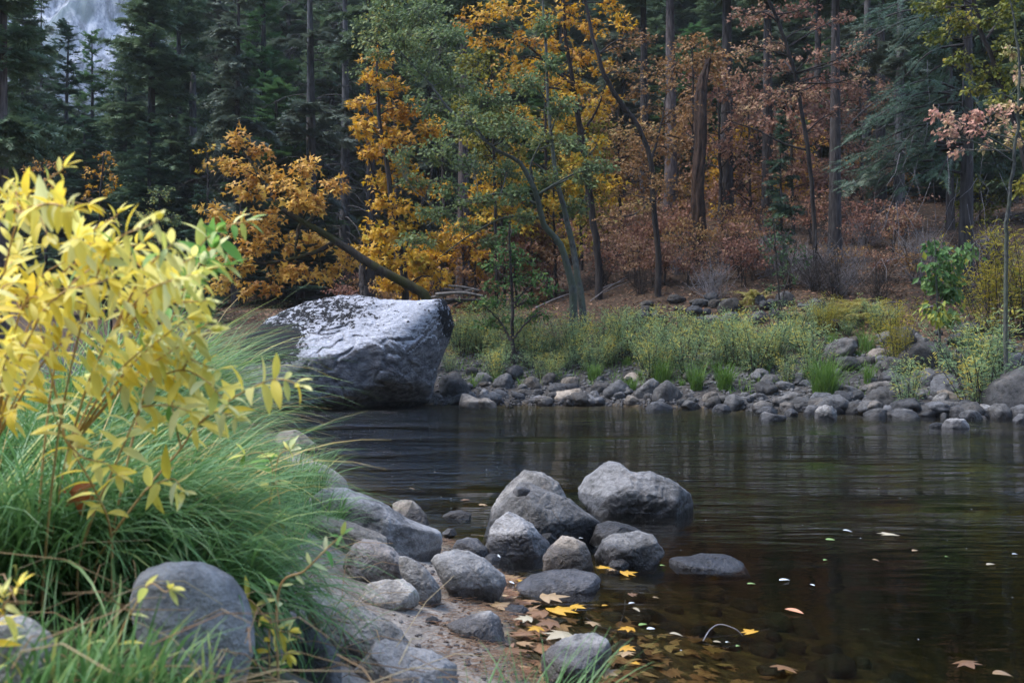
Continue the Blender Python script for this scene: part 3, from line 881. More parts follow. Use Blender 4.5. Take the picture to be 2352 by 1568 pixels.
# ---- rocks of the near shore, one outline each
NEAR = [
    ("long grey boulder standing alone farthest out in the near pool", P2(1317, 1128, 1345, 1096, 1400, 1060, 1425, 1064, 1452, 1085, 1500, 1085, 1545, 1101, 1592, 1136, 1622, 1162, 1590, 1177, 1480, 1182, 1390, 1174, 1330, 1148), 'rock', dict(thick=.7, planes=[((-.55, .5, .67), .72), ((.15, .75, .62), .74), ((.2, .95, -.1), .84)], nplanes=3)),
    ("rounded boulder peeping out behind the dark ridged one in the pool", r8(1300, 560, 1330, 430, 1430, 290, 1530, 258, 1640, 280, 1740, 340, 1790, 430, 1800, 600, 1600, 640, 1400, 640), 'rock', dict(thick=.6)),
    ("broad dark ridged boulder with a small stone knob on its crest", r8(1245, 640, 1330, 530, 1380, 470, 1450, 395, 1490, 345, 1560, 340, 1680, 400, 1800, 450, 1900, 520, 2010, 590, 1960, 660, 1850, 695, 1400, 690), 'rock_dark', dict(thick=.55, planes=[((.35, .7, .6), .72), ((-.4, .85, .3), .75), ((.1, .5, .85), .80)], nplanes=3, base=1240)),
    ("pale pointed triangular rock in front of the dark ridged boulder", r8(1290, 720, 1310, 640, 1350, 580, 1430, 525, 1500, 550, 1580, 600, 1640, 680, 1690, 720, 1680, 790, 1400, 790, 1300, 765), 'rock_pale', dict(thick=.8, sharp=22, planes=[((-.3, .72, .6), .70), ((.72, .6, .3), .74), ((0, .9, -.3), .78)], nplanes=2)),
    ("low flat dark rock wedged between the ridged boulder and the humped one", P2(1352, 1235, 1372, 1205, 1400, 1198, 1440, 1205, 1475, 1220, 1470, 1240, 1380, 1245), 'rock_dark', dict(thick=.9)),
    ("smooth humped grey rock at the right end of the near rock group", P2(1363, 1280, 1385, 1242, 1410, 1228, 1470, 1221, 1502, 1230, 1525, 1265, 1500, 1287, 1440, 1300, 1380, 1292), 'rock', dict(thick=.75, planes=[((0, .45, .9), .72)], nplanes=3)),
    ("peaked grey rock with a pale cap at the pool edge", r8(1640, 800, 1680, 740, 1760, 670, 1830, 678, 1900, 720, 1930, 770, 1965, 830, 1930, 870, 1740, 872, 1640, 845), 'rock', dict(thick=.85, planes=[((-.2, .6, .75), .66), ((.2, .95, .1), .8)], nplanes=3, sharp=20)),
    ("small dark rock behind the large round boulder", r8(1080, 750, 1110, 700, 1180, 680, 1240, 690, 1300, 750, 1340, 808, 1200, 815), 'rock', dict(thick=.9)),
    ("large round speckled boulder at the edge of the sandy inlet", r8(930, 800, 980, 770, 1080, 754, 1180, 765, 1280, 810, 1340, 870, 1410, 920, 1420, 975, 1330, 1010, 1230, 1062, 1120, 1078, 1060, 1000, 1000, 900), 'rock', dict(thick=.8, sharp=9, nplanes=5, rough=.04)),
    ("tall grey boulder leaning against the large round one", r8(740, 770, 800, 754, 880, 780, 940, 830, 990, 920, 1022, 990, 1015, 1060, 960, 1082, 880, 1022, 820, 930, 770, 900), 'rock', dict(thick=.9, sharp=10)),
    ("pinkish tan block resting on top of the shore rocks", r8(405, 860, 430, 800, 470, 730, 530, 690, 640, 708, 720, 750, 770, 810, 782, 930, 740, 945, 550, 955, 460, 922), 'rock_tan', dict(thick=.85, planes=[((.05, .55, .8), .70), ((.1, .9, -.35), .78), ((-.8, .5, -.1), .78)], nplanes=2, sharp=20, sink=.15)),
    ("long sloping grey slab reaching from the sedge down to the water", r8(225, 420, 330, 345, 420, 350, 480, 400, 590, 440, 700, 500, 800, 570, 930, 620, 1020, 650, 1062, 700, 1060, 755, 920, 790, 800, 765, 690, 710, 540, 650, 380, 590, 250, 500), 'rock', dict(thick=.5, planes=[((.25, .45, .85), .74), ((-.1, .9, .4), .76)], nplanes=2, rough=.04, base=1265)),
    ("low pale slab lying below the long sloping one", r8(190, 580, 260, 545, 370, 560, 500, 610, 620, 650, 690, 690, 705, 735, 560, 775, 400, 765, 230, 650), 'rock', dict(thick=.6, sharp=10)),
    ("dark pointed rock standing in the water behind the long slab", r8(715, 475, 760, 448, 840, 455, 880, 490, 930, 550, 950, 605, 880, 600, 760, 590), 'rock', dict(thick=.9, planes=[((.5, .7, .5), .7)])),
    ("flat dark stone barely breaking the water beside the long slab", r8(1025, 545, 1070, 520, 1140, 512, 1205, 535, 1190, 552, 1080, 556), 'rock_dark', dict(thick=1., sink=.8, nplanes=3)),
    ("pinkish boulder half hidden by the sedge above the long slab", r8(-30, 260, 20, 200, 110, 185, 200, 205, 300, 240, 380, 290, 440, 340, 490, 395, 380, 410, 250, 405, 60, 390), 'rock_tan', dict(thick=.7, sharp=10)),
    ("pale pinkish rock highest up the waterline beside the sedge", r8(-20, 90, 20, 25, 120, 18, 190, 60, 246, 110, 185, 150, 60, 150), 'rock_tan', dict(thick=.9, sharp=12)),
    ("broad purple grey slab with a white scar on the sandy shore", r8(130, 1040, 190, 945, 250, 1000, 300, 1060, 420, 1090, 520, 1110, 600, 1150, 700, 1200, 780, 1270, 825, 1345, 700, 1400, 560, 1470, 430, 1475, 300, 1380, 200, 1220), 'rock', dict(thick=.55, planes=[((.25, .6, .75), .72), ((-.85, .5, .1), .8)], nplanes=2, rough=.06, base=1525)),
    ("dark leaning slab pressed between the sedge and the purple grey slab", r8(60, 1200, 110, 1172, 200, 1210, 300, 1300, 390, 1400, 412, 1500, 380, 1580, 150, 1580, 60, 1400), 'rock_dark', dict(thick=.7, planes=[((.3, .6, .75), .72)], nplanes=3, base=1570)),
    ("angular dark rock with pale top faces at the bottom of the shore", r8(440, 1540, 540, 1430, 600, 1335, 650, 1318, 740, 1340, 860, 1370, 960, 1390, 1050, 1440, 1130, 1490, 1140, 1580, 900, 1640, 500, 1640), 'rock_pale', dict(thick=.6, sharp=30, planes=[((.15, .42, .88), .66), ((-.6, .78, .1), .62), ((.3, .9, .25), .74)], nplanes=1)),
    ("small pale grey stone in front of the angular dark rock", r8(670, 1580, 740, 1500, 830, 1488, 910, 1530, 960, 1610, 900, 1680, 700, 1680), 'rock_pale', dict(thick=.9, sharp=10)),
    ("flat pale slab bedded in the sand under the pinkish block", r8(530, 1040, 560, 970, 640, 948, 780, 940, 860, 990, 905, 1055, 880, 1082, 740, 1102, 600, 1100), 'rock_pale', dict(thick=.8, sharp=10, planes=[((0, .5, .87), .6)], sink=.2, nplanes=2)),
    ("wet edged grey rock at the tip of the sandy spit", r8(1030, 1225, 1120, 1188, 1250, 1145, 1320, 1135, 1392, 1180, 1412, 1280, 1300, 1305, 1150, 1292), 'rock', dict(thick=.75, sharp=11, planes=[((-.1, .5, .85), .72)])),
    ("small dark wet stone among the floating maple leaves", r8(1370, 1135, 1440, 1095, 1520, 1098, 1572, 1132, 1510, 1172, 1420, 1172), 'rock_dark', dict(thick=1., sharp=9, sink=.6)),
    ("smooth low whaleback rock with its tail in the pool", r8(1470, 980, 1560, 920, 1700, 884, 1850, 880, 1980, 900, 2087, 938, 1950, 990, 1750, 1018, 1560, 1005), 'rock', dict(thick=.55, sharp=8, nplanes=3, rough=.04, sink=.5, planes=[((0, .4, .92), .7)])),
    ("grey rock behind the bottom grass with a dead maple leaf on its side", P2(1235, 1515, 1262, 1490, 1290, 1475, 1323, 1461, 1369, 1457, 1397, 1470, 1417, 1498, 1395, 1535, 1330, 1558, 1250, 1560), 'rock', dict(thick=.75, sharp=10, planes=[((-.1, .42, .9), .7)])),
    ("flat lone rock barely above the water out in the pool", P2(1525, 1290, 1545, 1283, 1590, 1281, 1612, 1273, 1680, 1275, 1705, 1287, 1722, 1300, 1690, 1306, 1590, 1305, 1545, 1299), 'rock_dark', dict(thick=.55, sink=.7, nplanes=4)),
    ("big rounded grey boulder nestled under the arching sedge", r7(830, 1010, 850, 930, 890, 868, 980, 845, 1190, 833, 1290, 868, 1400, 940, 1490, 1060, 1540, 1170, 1580, 1350, 1610, 1568, 1560, 1700, 1000, 1700, 880, 1400, 830, 1200), 'rock_pale', dict(thick=.8, sharp=7, nplanes=4, rough=.03, sink=.2, base=1560)),
    ("smooth grey boulder cut off by the bottom left corner", r7(-260, 1300, -150, 1200, 0, 1165, 70, 1160, 160, 1200, 260, 1280, 312, 1380, 332, 1450, 230, 1540, 100, 1620, -200, 1640), 'rock_pale', dict(thick=.8, sharp=7, nplanes=4, rough=.03, sink=.2, base=1562)),
    ("dark stone sunk in the grass above the corner boulder", r7(-80, 860, 0, 800, 60, 808, 150, 870, 140, 950, 20, 970, -80, 950), 'rock_dark', dict(thick=.8, sharp=9)),
    ("dark submerged stone in front of the smooth humped rock", P2(1390, 1300, 1405, 1284, 1430, 1281, 1448, 1294, 1440, 1304), 'rock_dark', dict(thick=1., sink=.8)),
    ("small pebble cobble beside the pale triangular rock", r8(1610, 700, 1640, 655, 1690, 650, 1720, 690, 1680, 715), 'rock_dark', dict(thick=1.)),
    ("small rock trapping dry needles where the long slab ends", r8(1020, 650, 1060, 622, 1100, 625, 1115, 660, 1060, 675), 'rock', dict(thick=1.)),
    ("dark knob of stone balanced on the ridged boulder crest", r8(1450, 400, 1475, 368, 1530, 365, 1570, 390, 1540, 415, 1480, 418), 'rock_dark', dict(thick=.9, base=1262, sink=.1, level=4)),
]
for label, pts, mat, kw in NEAR:
    if any(w in label for w in ('slab', 'bottom', 'pinkish', 'leaning', 'spit', 'tall grey', 'small pale')) and 'pinkish boulder' not in label:
        kw.setdefault('push', .4)
    rock_px(label, pts, mat, 'boulder' if np.ptp(np.array(pts)[:, 0]) > 90 else 'rock', **kw)

# ---- rocks of the far shore that stand out, by outline or by box
def box(conv, x0, y0, x1, y1, lean=0.0):
    w, h = x1 - x0, y1 - y0
    c = .5 + lean
    return conv(x0, y1 - .25 * h, x0 + .12 * w, y0 + .38 * h, x0 + (c - .22) * w, y0 + .08 * h, x0 + c * w, y0, x0 + (c + .2) * w, y0 + .10 * h,
                x1 - .10 * w, y0 + .45 * h, x1, y1 - .22 * h, x1 - .05 * w, y1, x0 + .08 * w, y1)


FARR = [
    ("dark humped boulder at the waterline next to the great white boulder", cA(232, 345, 262, 275, 410, 250, 470, 300, 570, 385, 580, 415, 240, 418), 'cobble_dark'),
    ("white topped rock alone in the water right of the great boulder", cA(420, 505, 428, 470, 440, 404, 500, 410, 560, 440, 640, 433, 695, 475, 712, 508), 'rock'),
    ("low dark rock at the waterline below the alder sapling", box(cA, 650, 370, 790, 432, -.1), 'cobble_dark'),
    ("rounded grey rock under the alder sapling trunk", box(cA, 660, 258, 845, 372, .1), 'cobble'),
    ("long low dark rock left of the pale flat slab on the far shore", box(cA, 808, 370, 975, 426, .1), 'cobble_dark'),
    ("roundish dark rock touching the pale flat slab on its left", box(cA, 950, 370, 1056, 428), 'cobble_dark'),
    ("pale flat slab at the far waterline", cA(1054, 455, 1062, 410, 1130, 390, 1220, 370, 1310, 362, 1326, 400, 1326, 457), 'rock'),
    ("square topped grey rock above the long low dark rock", box(cA, 858, 280, 1032, 376, .05), 'cobble'),
    ("dark slab tilted up against the flat topped block", cA(1008, 330, 1030, 285, 1075, 245, 1110, 250, 1135, 270, 1090, 340, 1040, 345), 'cobble_dark'),
    ("flat topped grey block behind the pale flat slab", cA(1158, 360, 1162, 300, 1180, 284, 1270, 283, 1298, 300, 1304, 350, 1280, 364), 'cobble'),
    ("grey rock just right of the pale flat slab", box(cA, 1348, 380, 1456, 456, .1), 'cobble'),
    ("long dark boulder tilted down to the left on the far shore", cA(1455, 430, 1470, 380, 1530, 335, 1590, 300, 1640, 330, 1672, 350, 1640, 400, 1560, 440), 'cobble'),
    ("blocky dark rock under the tilted long boulder", box(cA, 1533, 385, 1642, 447), 'cobble'),
    ("pale lumpy rock at the waterline below the tilted long boulder", box(cA, 1612, 415, 1745, 492, -.05), 'rock'),
    ("tall grey rock leaning left beside the big triangular one", cA(1690, 400, 1750, 350, 1800, 300, 1835, 290, 1872, 310, 1850, 390, 1800, 440, 1740, 440), 'cobble'),
    ("big dark triangular boulder midway along the far shore", cA(1805, 455, 1835, 385, 1920, 310, 1945, 302, 1985, 335, 2035, 390, 2057, 440, 2030, 468, 1850, 470), 'cobble_dark'),
    ("low pale rock in the water below the big triangular boulder", box(cA, 1775, 460, 1980, 522, -.05), 'cobble'),
    ("small grey rock left of the big triangular boulder", box(cA, 1665, 395, 1752, 442), 'cobble'),
    ("grey rock half grown over behind the far shore grass blades", box(cA, 533, 245, 685, 332, -.1), 'cobble'),
    ("tan boulder among the willows above the leaning grey rock", box(cA, 1615, 250, 1765, 315), 'rock_tan'),
    ("small dark rock right of the big triangular boulder", box(cA, 2038, 460, 2142, 512), 'cobble_dark'),
    ("flat dark stone on the shore below the sedge tufts", box(cA, 2196, 450, 2345, 492), 'cobble'),
    ("pale stone between the humped dark boulder and the low dark rock", box(cA, 572, 370, 648, 418), 'rock'),
    ("dark cobble tucked under the right flank of the great boulder", box(cA, 185, 352, 248, 418), 'cobble'),
    ("round grey boulder behind the round white rock at the far waterline", box(cB, 808, 524, 1040, 638), 'cobble'),
    ("round white rock standing in the far shallows", cB(836, 660, 842, 620, 870, 585, 905, 572, 960, 578, 995, 620, 1006, 660, 1000, 684, 850, 684), 'rock'),
    ("flat dark rock in the water well left of the round white one", cB(430, 680, 440, 640, 470, 628, 560, 648, 630, 655, 637, 685, 600, 692, 450, 692), 'cobble'),
    ("white wedge shaped rock beside the biggest far sedge tuft", box(cB, 1036, 435, 1176, 512, -.25), 'rock'),
    ("long pale boulder right of the white wedge rock", box(cB, 1140, 405, 1415, 505, .2), 'cobble'),
    ("angular grey boulder behind the long pale one", box(cB, 1346, 338, 1492, 444, .1), 'cobble'),
    ("large angular boulder uphill of the broad whale backed one", box(cB, 1598, 300, 1785, 450, -.1), 'cobble'),
    ("broad whale backed boulder in the right rock field", cB(1643, 510, 1650, 450, 1700, 385, 1760, 362, 1850, 385, 1930, 450, 1970, 480, 1960, 510, 1850, 525), 'cobble'),
    ("dark rock left of the broad whale backed boulder", box(cB, 1522, 455, 1655, 548), 'cobble'),
    ("pale upright rock below the broad whale backed boulder", box(cB, 1686, 484, 1822, 585, .2), 'rock'),
    ("long dark smooth rock near the waterline below the whale backed boulder", box(cB, 1788, 540, 2045, 638), 'cobble_dark'),
    ("grey rock between the whale backed boulder and the huge right one", box(cB, 1902, 474, 2068, 560), 'cobble'),
    ("huge smooth dark boulder at the right edge of the far shore", cB(2065, 540, 2090, 460, 2160, 400, 2230, 340, 2352, 295, 2480, 300, 2600, 380, 2660, 500, 2640, 655, 2200, 655, 2110, 620), 'cobble_dark'),
    ("white blocky rock at the foot of the huge right boulder", box(cB, 2017, 564, 2172, 668, -.1), 'rock'),
    ("pale pyramid shaped rock left of the white blocky one", box(cB, 1880, 610, 2050, 684), 'cobble'),
    ("flat topped pale rock standing out in the right shallows", cB(1758, 740, 1770, 720, 1790, 690, 1830, 676, 1920, 680, 1948, 700, 1952, 745, 1850, 750), 'rock'),
    ("low wet stone beside the flat topped rock in the right shallows", box(cB, 1666, 705, 1785, 742), 'cobble_dark'),
    ("pale rock at the right edge of the photo in the shallows", box(cB, 2276, 640, 2385, 708), 'rock'),
    ("rounded grey rock below the angular dark rock in the right rock field", box(cB, 1506, 555, 1680, 632), 'cobble'),
    ("low double humped pale rock at the right waterline", box(cB, 1190, 600, 1385, 664, .15), 'cobble'),
    ("grey rock behind the low double humped one", box(cB, 1196, 545, 1335, 618), 'cobble'),
    ("angular dark rock above the rounded grey rock of the right rock field", box(cB, 1380, 504, 1518, 584, .1), 'cobble_dark'),
    ("very large black boulder with a flat top under the yellow willows", cB(1388, 300, 1400, 230, 1470, 170, 1580, 125, 1680, 108, 1800, 112, 1845, 150, 1820, 220, 1700, 280, 1600, 320, 1450, 335), 'cobble_dark'),
    ("tan flat boulder above the angular grey one on the slope", box(cB, 1210, 165, 1398, 230), 'rock_tan'),
    ("small tan rock on the slope above the biggest far sedge tuft", box(cB, 916, 195, 1024, 248), 'rock_tan'),
    ("mottled pale round rock next to the dark mossy boulder on the slope", box(cB, 1008, 145, 1102, 208), 'rock'),
    ("dark mossy boulder on the slope behind the grey willows", box(cB, 815, 140, 1012, 220), 'cobble_dark'),
    ("grey flat rock beneath the tan flat boulder", box(cB, 1265, 215, 1398, 264), 'cobble'),
    ("dark wedge rock below the mottled pale round rock", box(cB, 1036, 225, 1282, 314, .2), 'cobble_dark'),
    ("grey rock leaning on the very large black boulder", box(cB, 1262, 255, 1402, 324), 'cobble'),
    ("grey boulder at the right edge above the huge smooth one", box(cB, 2170, 195, 2420, 375), 'cobble'),
    ("dark cracked rock on the shore left of the biggest far sedge tuft", box(cB, 355, 492, 504, 548), 'cobble_dark'),
    ("upright grey rock near the waterline below the grey willow", box(cB, 236, 518, 358, 605, .1), 'cobble'),
    ("low grey rock at the waterline left of the upright one", box(cB, 86, 570, 234, 628), 'cobble'),
    ("grey rock touching the left foot of the biggest far sedge tuft", box(cB, 596, 478, 704, 552), 'cobble'),
    ("flat slab just left of the round grey waterline boulder", box(cB, 646, 514, 804, 558), 'cobble'),
    ("low knobbly rock behind the flat dark rock in the water", box(cB, 405, 590, 580, 645), 'cobble'),
    ("dark stone between the upright rock and the low knobbly one", box(cB, 286, 560, 384, 608), 'cobble_dark'),
    ("round boulder half buried under the grey willow", box(cB, 426, 350, 600, 445), 'cobble'),
    ("pale flat rock on the slope right of the grey willow", box(cB, 696, 395, 844, 444), 'cobble'),
    ("tilted slab leaning on the round grey waterline boulder", box(cB, 730, 535, 855, 620, .2), 'cobble'),
    ("grey stone under the driftwood pole", box(cB, 1176, 510, 1278, 568), 'cobble'),
    ("round stone left of the one under the driftwood pole", box(cB, 1108, 540, 1204, 590), 'cobble'),
    ("brown needle strewn rock at the right waterline", box(cB, 1706, 600, 1850, 654), 'rock_tan'),
    ("low dark rock at the waterline right of the double humped one", box(cB, 1376, 625, 1524, 664), 'cobble_dark'),
    ("small grey stone at the waterline left of the tilted slab", box(cB, 612, 605, 714, 654), 'cobble'),
    ("long sloping slab between the long pale boulder and the dark rock", box(cB, 1380, 440, 1530, 530, .25), 'cobble'),
    ("pale rock behind the long sloping slab", box(cB, 1410, 385, 1605, 475, .2), 'cobble'),
]
for label, pts, mat in FARR:
    w = np.ptp(np.array(pts)[:, 0])
    rock_px(label, pts, mat, 'boulder' if w > 55 else 'rock', level=4, thick=.8, nplanes=6, sharp=20, rough=.10, sink=.45)

# ---- cobbles between them: copies of ten stones
rg = np.random.RandomState(5)
PROTO = []
for k in range(10):
    n = 9
    th = np.linspace(0, 2 * np.pi, n, endpoint=False)
    o = np.stack([np.cos(th) * rg.uniform(.8, 1.1, n), np.sin(th) * rg.uniform(.55, .8, n)], 1)
    v, f = rock_geo(900 + k, o, rg.uniform(.7, .95), 4, None, 9, 22, .12)
    o = mesh_obj('cobble', v, f, M['cobble' if k % 2 else 'cobble_dark'], link=False)
    PROTO.append(o)


def cobble(x, y, s, label, group, drop=.25, name='cobble'):
    o = PROTO[rg.randint(len(PROTO))].copy()
    o.name = name
    C.objects.link(o)
    o.location = (x, y, gz(x, y) + s * (.6 - drop) * .8)
    o.rotation_euler = (rg.uniform(-.35, .35), rg.uniform(-.35, .35), rg.uniform(0, 6.28))
    o.scale = (s * rg.uniform(.8, 1.25), s * rg.uniform(.8, 1.2), s * rg.uniform(.75, 1.15))
    tag(o, label, name, group)


BANDS = [   # x range px, label, group, count
    (1040, 1260, "small grey cobble on the far shore below the alder sapling and willows", "cobbles below the alder sapling", 32),
    (1260, 1560, "small grey cobble around the pale flat slab and tilted rocks", "cobbles around the pale flat slab", 40),
    (1560, 1880, "small grey cobble on the low shore below the far sedge tufts", "cobbles below the far sedge tufts", 70),
    (1880, 2130, "small grey cobble around the round white rock and driftwood pole", "cobbles around the driftwood pole", 65),
    (2130, 2352, "small grey cobble between the boulders left of the huge right one", "cobbles by the huge right boulder", 55),
]
for x0, x1, lab, grp, n in BANDS:
    for k in range(n):
        px = rg.uniform(x0, x1)
        Yw = None
        Xd = (px - CX) / F * 22
        yf = np.interp(Xd, FAR_X, FAR_Y)
        d = rg.uniform(-.15, 1) ** 2 * (3.6 if px < 1880 else 6.0) * (1 if rg.rand() < .9 else -.15)
        Y = yf + d
        X = (px - CX) / F * Y
        cobble(X, Y, rg.choice([rg.uniform(.07, .16), rg.uniform(.14, .34)]) * (1.25 if px > 1880 else 1), lab, grp)
# stones under the clear shallow water and on the sand of the near shore
for k in range(75):
    Y = rg.uniform(4.1, 7.6)
    X = np.interp(Y, NEAR_Y, NEAR_X) + rg.uniform(.15, 2.4)
    cobble(X, Y, rg.uniform(.05, .16), "brown stone lying under the clear shallow water of the near pool", "stones under the water", drop=.5, name="river_stone")
for k in range(12):
    Y = rg.uniform(4.2, 7.5)
    X = np.interp(Y, NEAR_Y, NEAR_X) - rg.uniform(-.05, .5)
    cobble(X, Y, rg.uniform(.02, .06), "small pebble on the sandy spit between the near rocks", "pebbles on the near sand", drop=.6, name="pebble")

# ------------------------------------------------------------------ conifers
def conifer_proto(name, seed, H=20.0, r0=.22, cb=.12, Lmax=2.6, nb=90, droop=.35, up=.10, mat='fir', bark='bark', frond=.75, template=None, stubs=25, dead=0.0, step=.12, top=1.0):
    """a conifer with its foot at the origin: trunk (with limbs and dead stubs) and crown (needle sprays)"""
    rg = np.random.RandomState(seed)
    root = bpy.data.objects.new(name, None)
    tr = Geo()
    n = 14
    t = np.linspace(0, 1, n)
    P = np.stack([.12 * np.sin(t * 3 + seed) * t, .12 * np.cos(t * 2.3 + seed) * t, t * H - .4], 1)
    rad = r0 * (1 - t) ** .85 + .012 + r0 * .35 * np.exp(-t * 26)
    v, f = tubes(P[None], rad[None], 10)
    tr.add(v, f)
    cr = Geo()
    hs = np.sort(rg.uniform(cb, .985, nb)) * H
    az = rg.uniform(0, 6.28, nb)
    rel = (hs / H - cb) / (1 - cb)
    L = Lmax * np.minimum(1, (1 - rel) ** .8 * top + .05) * rg.uniform(.4, 1.15, nb) * np.minimum(1, .55 + rel * 6)
    tt = np.linspace(0, 1, 7)
    dirs = np.stack([np.cos(az), np.sin(az), 0 * az], 1)
    upk = up + .5 * rel
    dr = droop * (1 - .75 * rel) * rg.uniform(.2, 1.7, nb)
    B = dirs[:, None, :] * (L[:, None] * tt[None])[..., None]
    B[:, :, 2] += hs[:, None] + L[:, None] * (upk[:, None] * tt[None] - dr[:, None] * tt[None] ** 2)
    B[:, :, :2] += rg.normal(0, .03, (nb, 7, 2)) * L[:, None, None] * tt[None, :, None]
    rb = (.012 + .010 * L)[:, None] * (1 - .8 * tt)[None]
    v, f = tubes(B, rb, 4)
    tr.add(v, f)
    bare = rg.rand(nb) < dead
    Pl, Dl, Nl, Ll = [], [], [], []
    for j in range(nb):
        if bare[j]:
            # dead bough: drooping grey side twigs
            m = max(3, int(L[j] / .22))
            tj = rg.uniform(.25, 1, m)
            base = np.stack([np.interp(tj, tt, B[j, :, k]) for k in range(3)], 1)
            d = np.stack([rg.normal(0, .5, m), rg.normal(0, .5, m), -rg.uniform(.3, 1.1, m)], 1) + dirs[j] * .4
            l = rg.uniform(.25, .8, m)[:, None]
            mid = base + d * l * .5 + np.array([0, 0, .06])
            v, f = tubes(np.stack([base, mid, base + d * l + np.array([0, 0, -.12])], 1), np.tile([[.007, .005, .003]], (m, 1)), 3)
            tr.add(v, f)
            continue
        m = max(4, int(L[j] / step))
        tj = np.sort(rg.uniform(.12, 1, m))
        base = np.stack([np.interp(tj, tt, B[j, :, k]) for k in range(3)], 1)
        tang = nrm(np.stack([np.interp(np.minimum(tj + .06, 1), tt, B[j, :, k]) for k in range(3)], 1) - np.stack([np.interp(tj - .06, tt, B[j, :, k]) for k in range(3)], 1))
        side = nrm(np.cross(tang, [0, 0, 1]))
        for s in (1, -1):
            ang = rg.uniform(.6, 1.1, m)[:, None]
            d = tang * np.cos(ang) + s * side * np.sin(ang) + np.stack([0 * tj, 0 * tj, rg.normal(-.22, .28, m)], 1)
            Pl.append(base); Dl.append(d)
            Nl.append(nrm(np.array([0, 0, 1]) + rg.normal(0, .5, (m, 3))))
            Ll.append(np.minimum(frond, .34 * L[j] * (1.25 - tj) + .2) * rg.uniform(.7, 1.25, m))
        Pl.append(B[j, -2:-1]); Dl.append(tang[-1:]); Nl.append(np.array([[0, 0, 1.]])); Ll.append(np.array([frond * .7]))
    Pl, Dl, Nl, Ll = map(np.concatenate, (Pl, Dl, Nl, Ll))
    patch = fbm(Pl * .9 + seed, 3)
    r = np.clip(.45 + .35 * patch + rg.normal(0, .14, len(Pl)), 0, 1)
    add_leaves(cr, template or T_FROND, Pl, Dl, Nl, Ll, Ll, r)
    if stubs:
        h = rg.uniform(.06, max(cb, .25) + .1, stubs) * H
        a = rg.uniform(0, 6.28, stubs)
        l = rg.uniform(.25, 1.3, stubs)
        d = np.stack([np.cos(a), np.sin(a), rg.uniform(-.5, .15, stubs)], 1)
        b = np.stack([0 * a, 0 * a, h], 1)
        q = np.stack([b, b + d * l[:, None] * .55 + [0, 0, .05], b + d * l[:, None] + np.stack([0 * a, 0 * a, -.25 * l], 1)], 1)
        v, f = tubes(q, np.tile([[.022, .013, .005]], (stubs, 1)), 4)
        tr.add(v, f)
    a = tr.build('trunk', M[bark], root)
    b = cr.build('crown', M[mat], root)
    for o in (a, b):
        C.objects.unlink(o)
    return root


CON = {
    'fir1': conifer_proto('fir_tree', 1, 20, .24, .10, 2.9, 190, .40, .10, 'fir', 'bark'),
    'fir2': conifer_proto('fir_tree', 2, 20, .20, .22, 2.4, 150, .55, .05, 'fir_grey', 'bark', dead=.35),
    'fir3': conifer_proto('fir_tree', 3, 20, .26, .16, 3.4, 190, .30, .12, 'fir', 'bark'),
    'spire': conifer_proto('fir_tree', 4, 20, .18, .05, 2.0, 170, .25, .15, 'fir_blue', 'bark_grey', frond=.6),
    'cedar': conifer_proto('cedar_tree', 5, 20, .28, .04, 2.8, 210, .45, .25, 'cedar', 'bark', frond=.8),
    'bare': conifer_proto('fir_tree', 6, 20, .22, .10, 2.6, 110, .75, .05, 'fir_grey', 'bark_grey', dead=.82, stubs=50),
    'pine': conifer_proto('pine_tree', 7, 20, .30, .34, 2.6, 80, .15, .2, 'fir', 'bark_pink', frond=.7, stubs=30),
    'tall': conifer_proto('fir_tree', 8, 26, .30, .50, 2.8, 85, .3, .1, 'fir', 'bark', stubs=70),
    'tallp': conifer_proto('pine_tree', 9, 26, .34, .55, 3.0, 75, .2, .15, 'fir', 'bark_pink', stubs=40),
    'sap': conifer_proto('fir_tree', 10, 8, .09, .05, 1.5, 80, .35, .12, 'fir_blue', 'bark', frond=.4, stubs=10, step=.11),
}


def conifer(kind, xP, Y, topP, label, group=None, rz=None, thick=1.0, lean=(0, 0), wide=1.0):
    p = CON[kind]
    X = (xP - CX) / F * Y
    z = gz(X, Y)
    H = CAMZ + (HY - topP) / F * Y - z
    h0 = {'tall': 26, 'tallp': 26, 'sap': 8}.get(kind, 20)
    s = H / h0
    w = max(s, .75) * thick * wide
    o = copy_tree(p, (X, Y, z), rz if rz is not None else (xP * 1.7 + Y) % 6.28, (w, w, s), label, group, lean)
    o["category"] = "conifer"
    return o


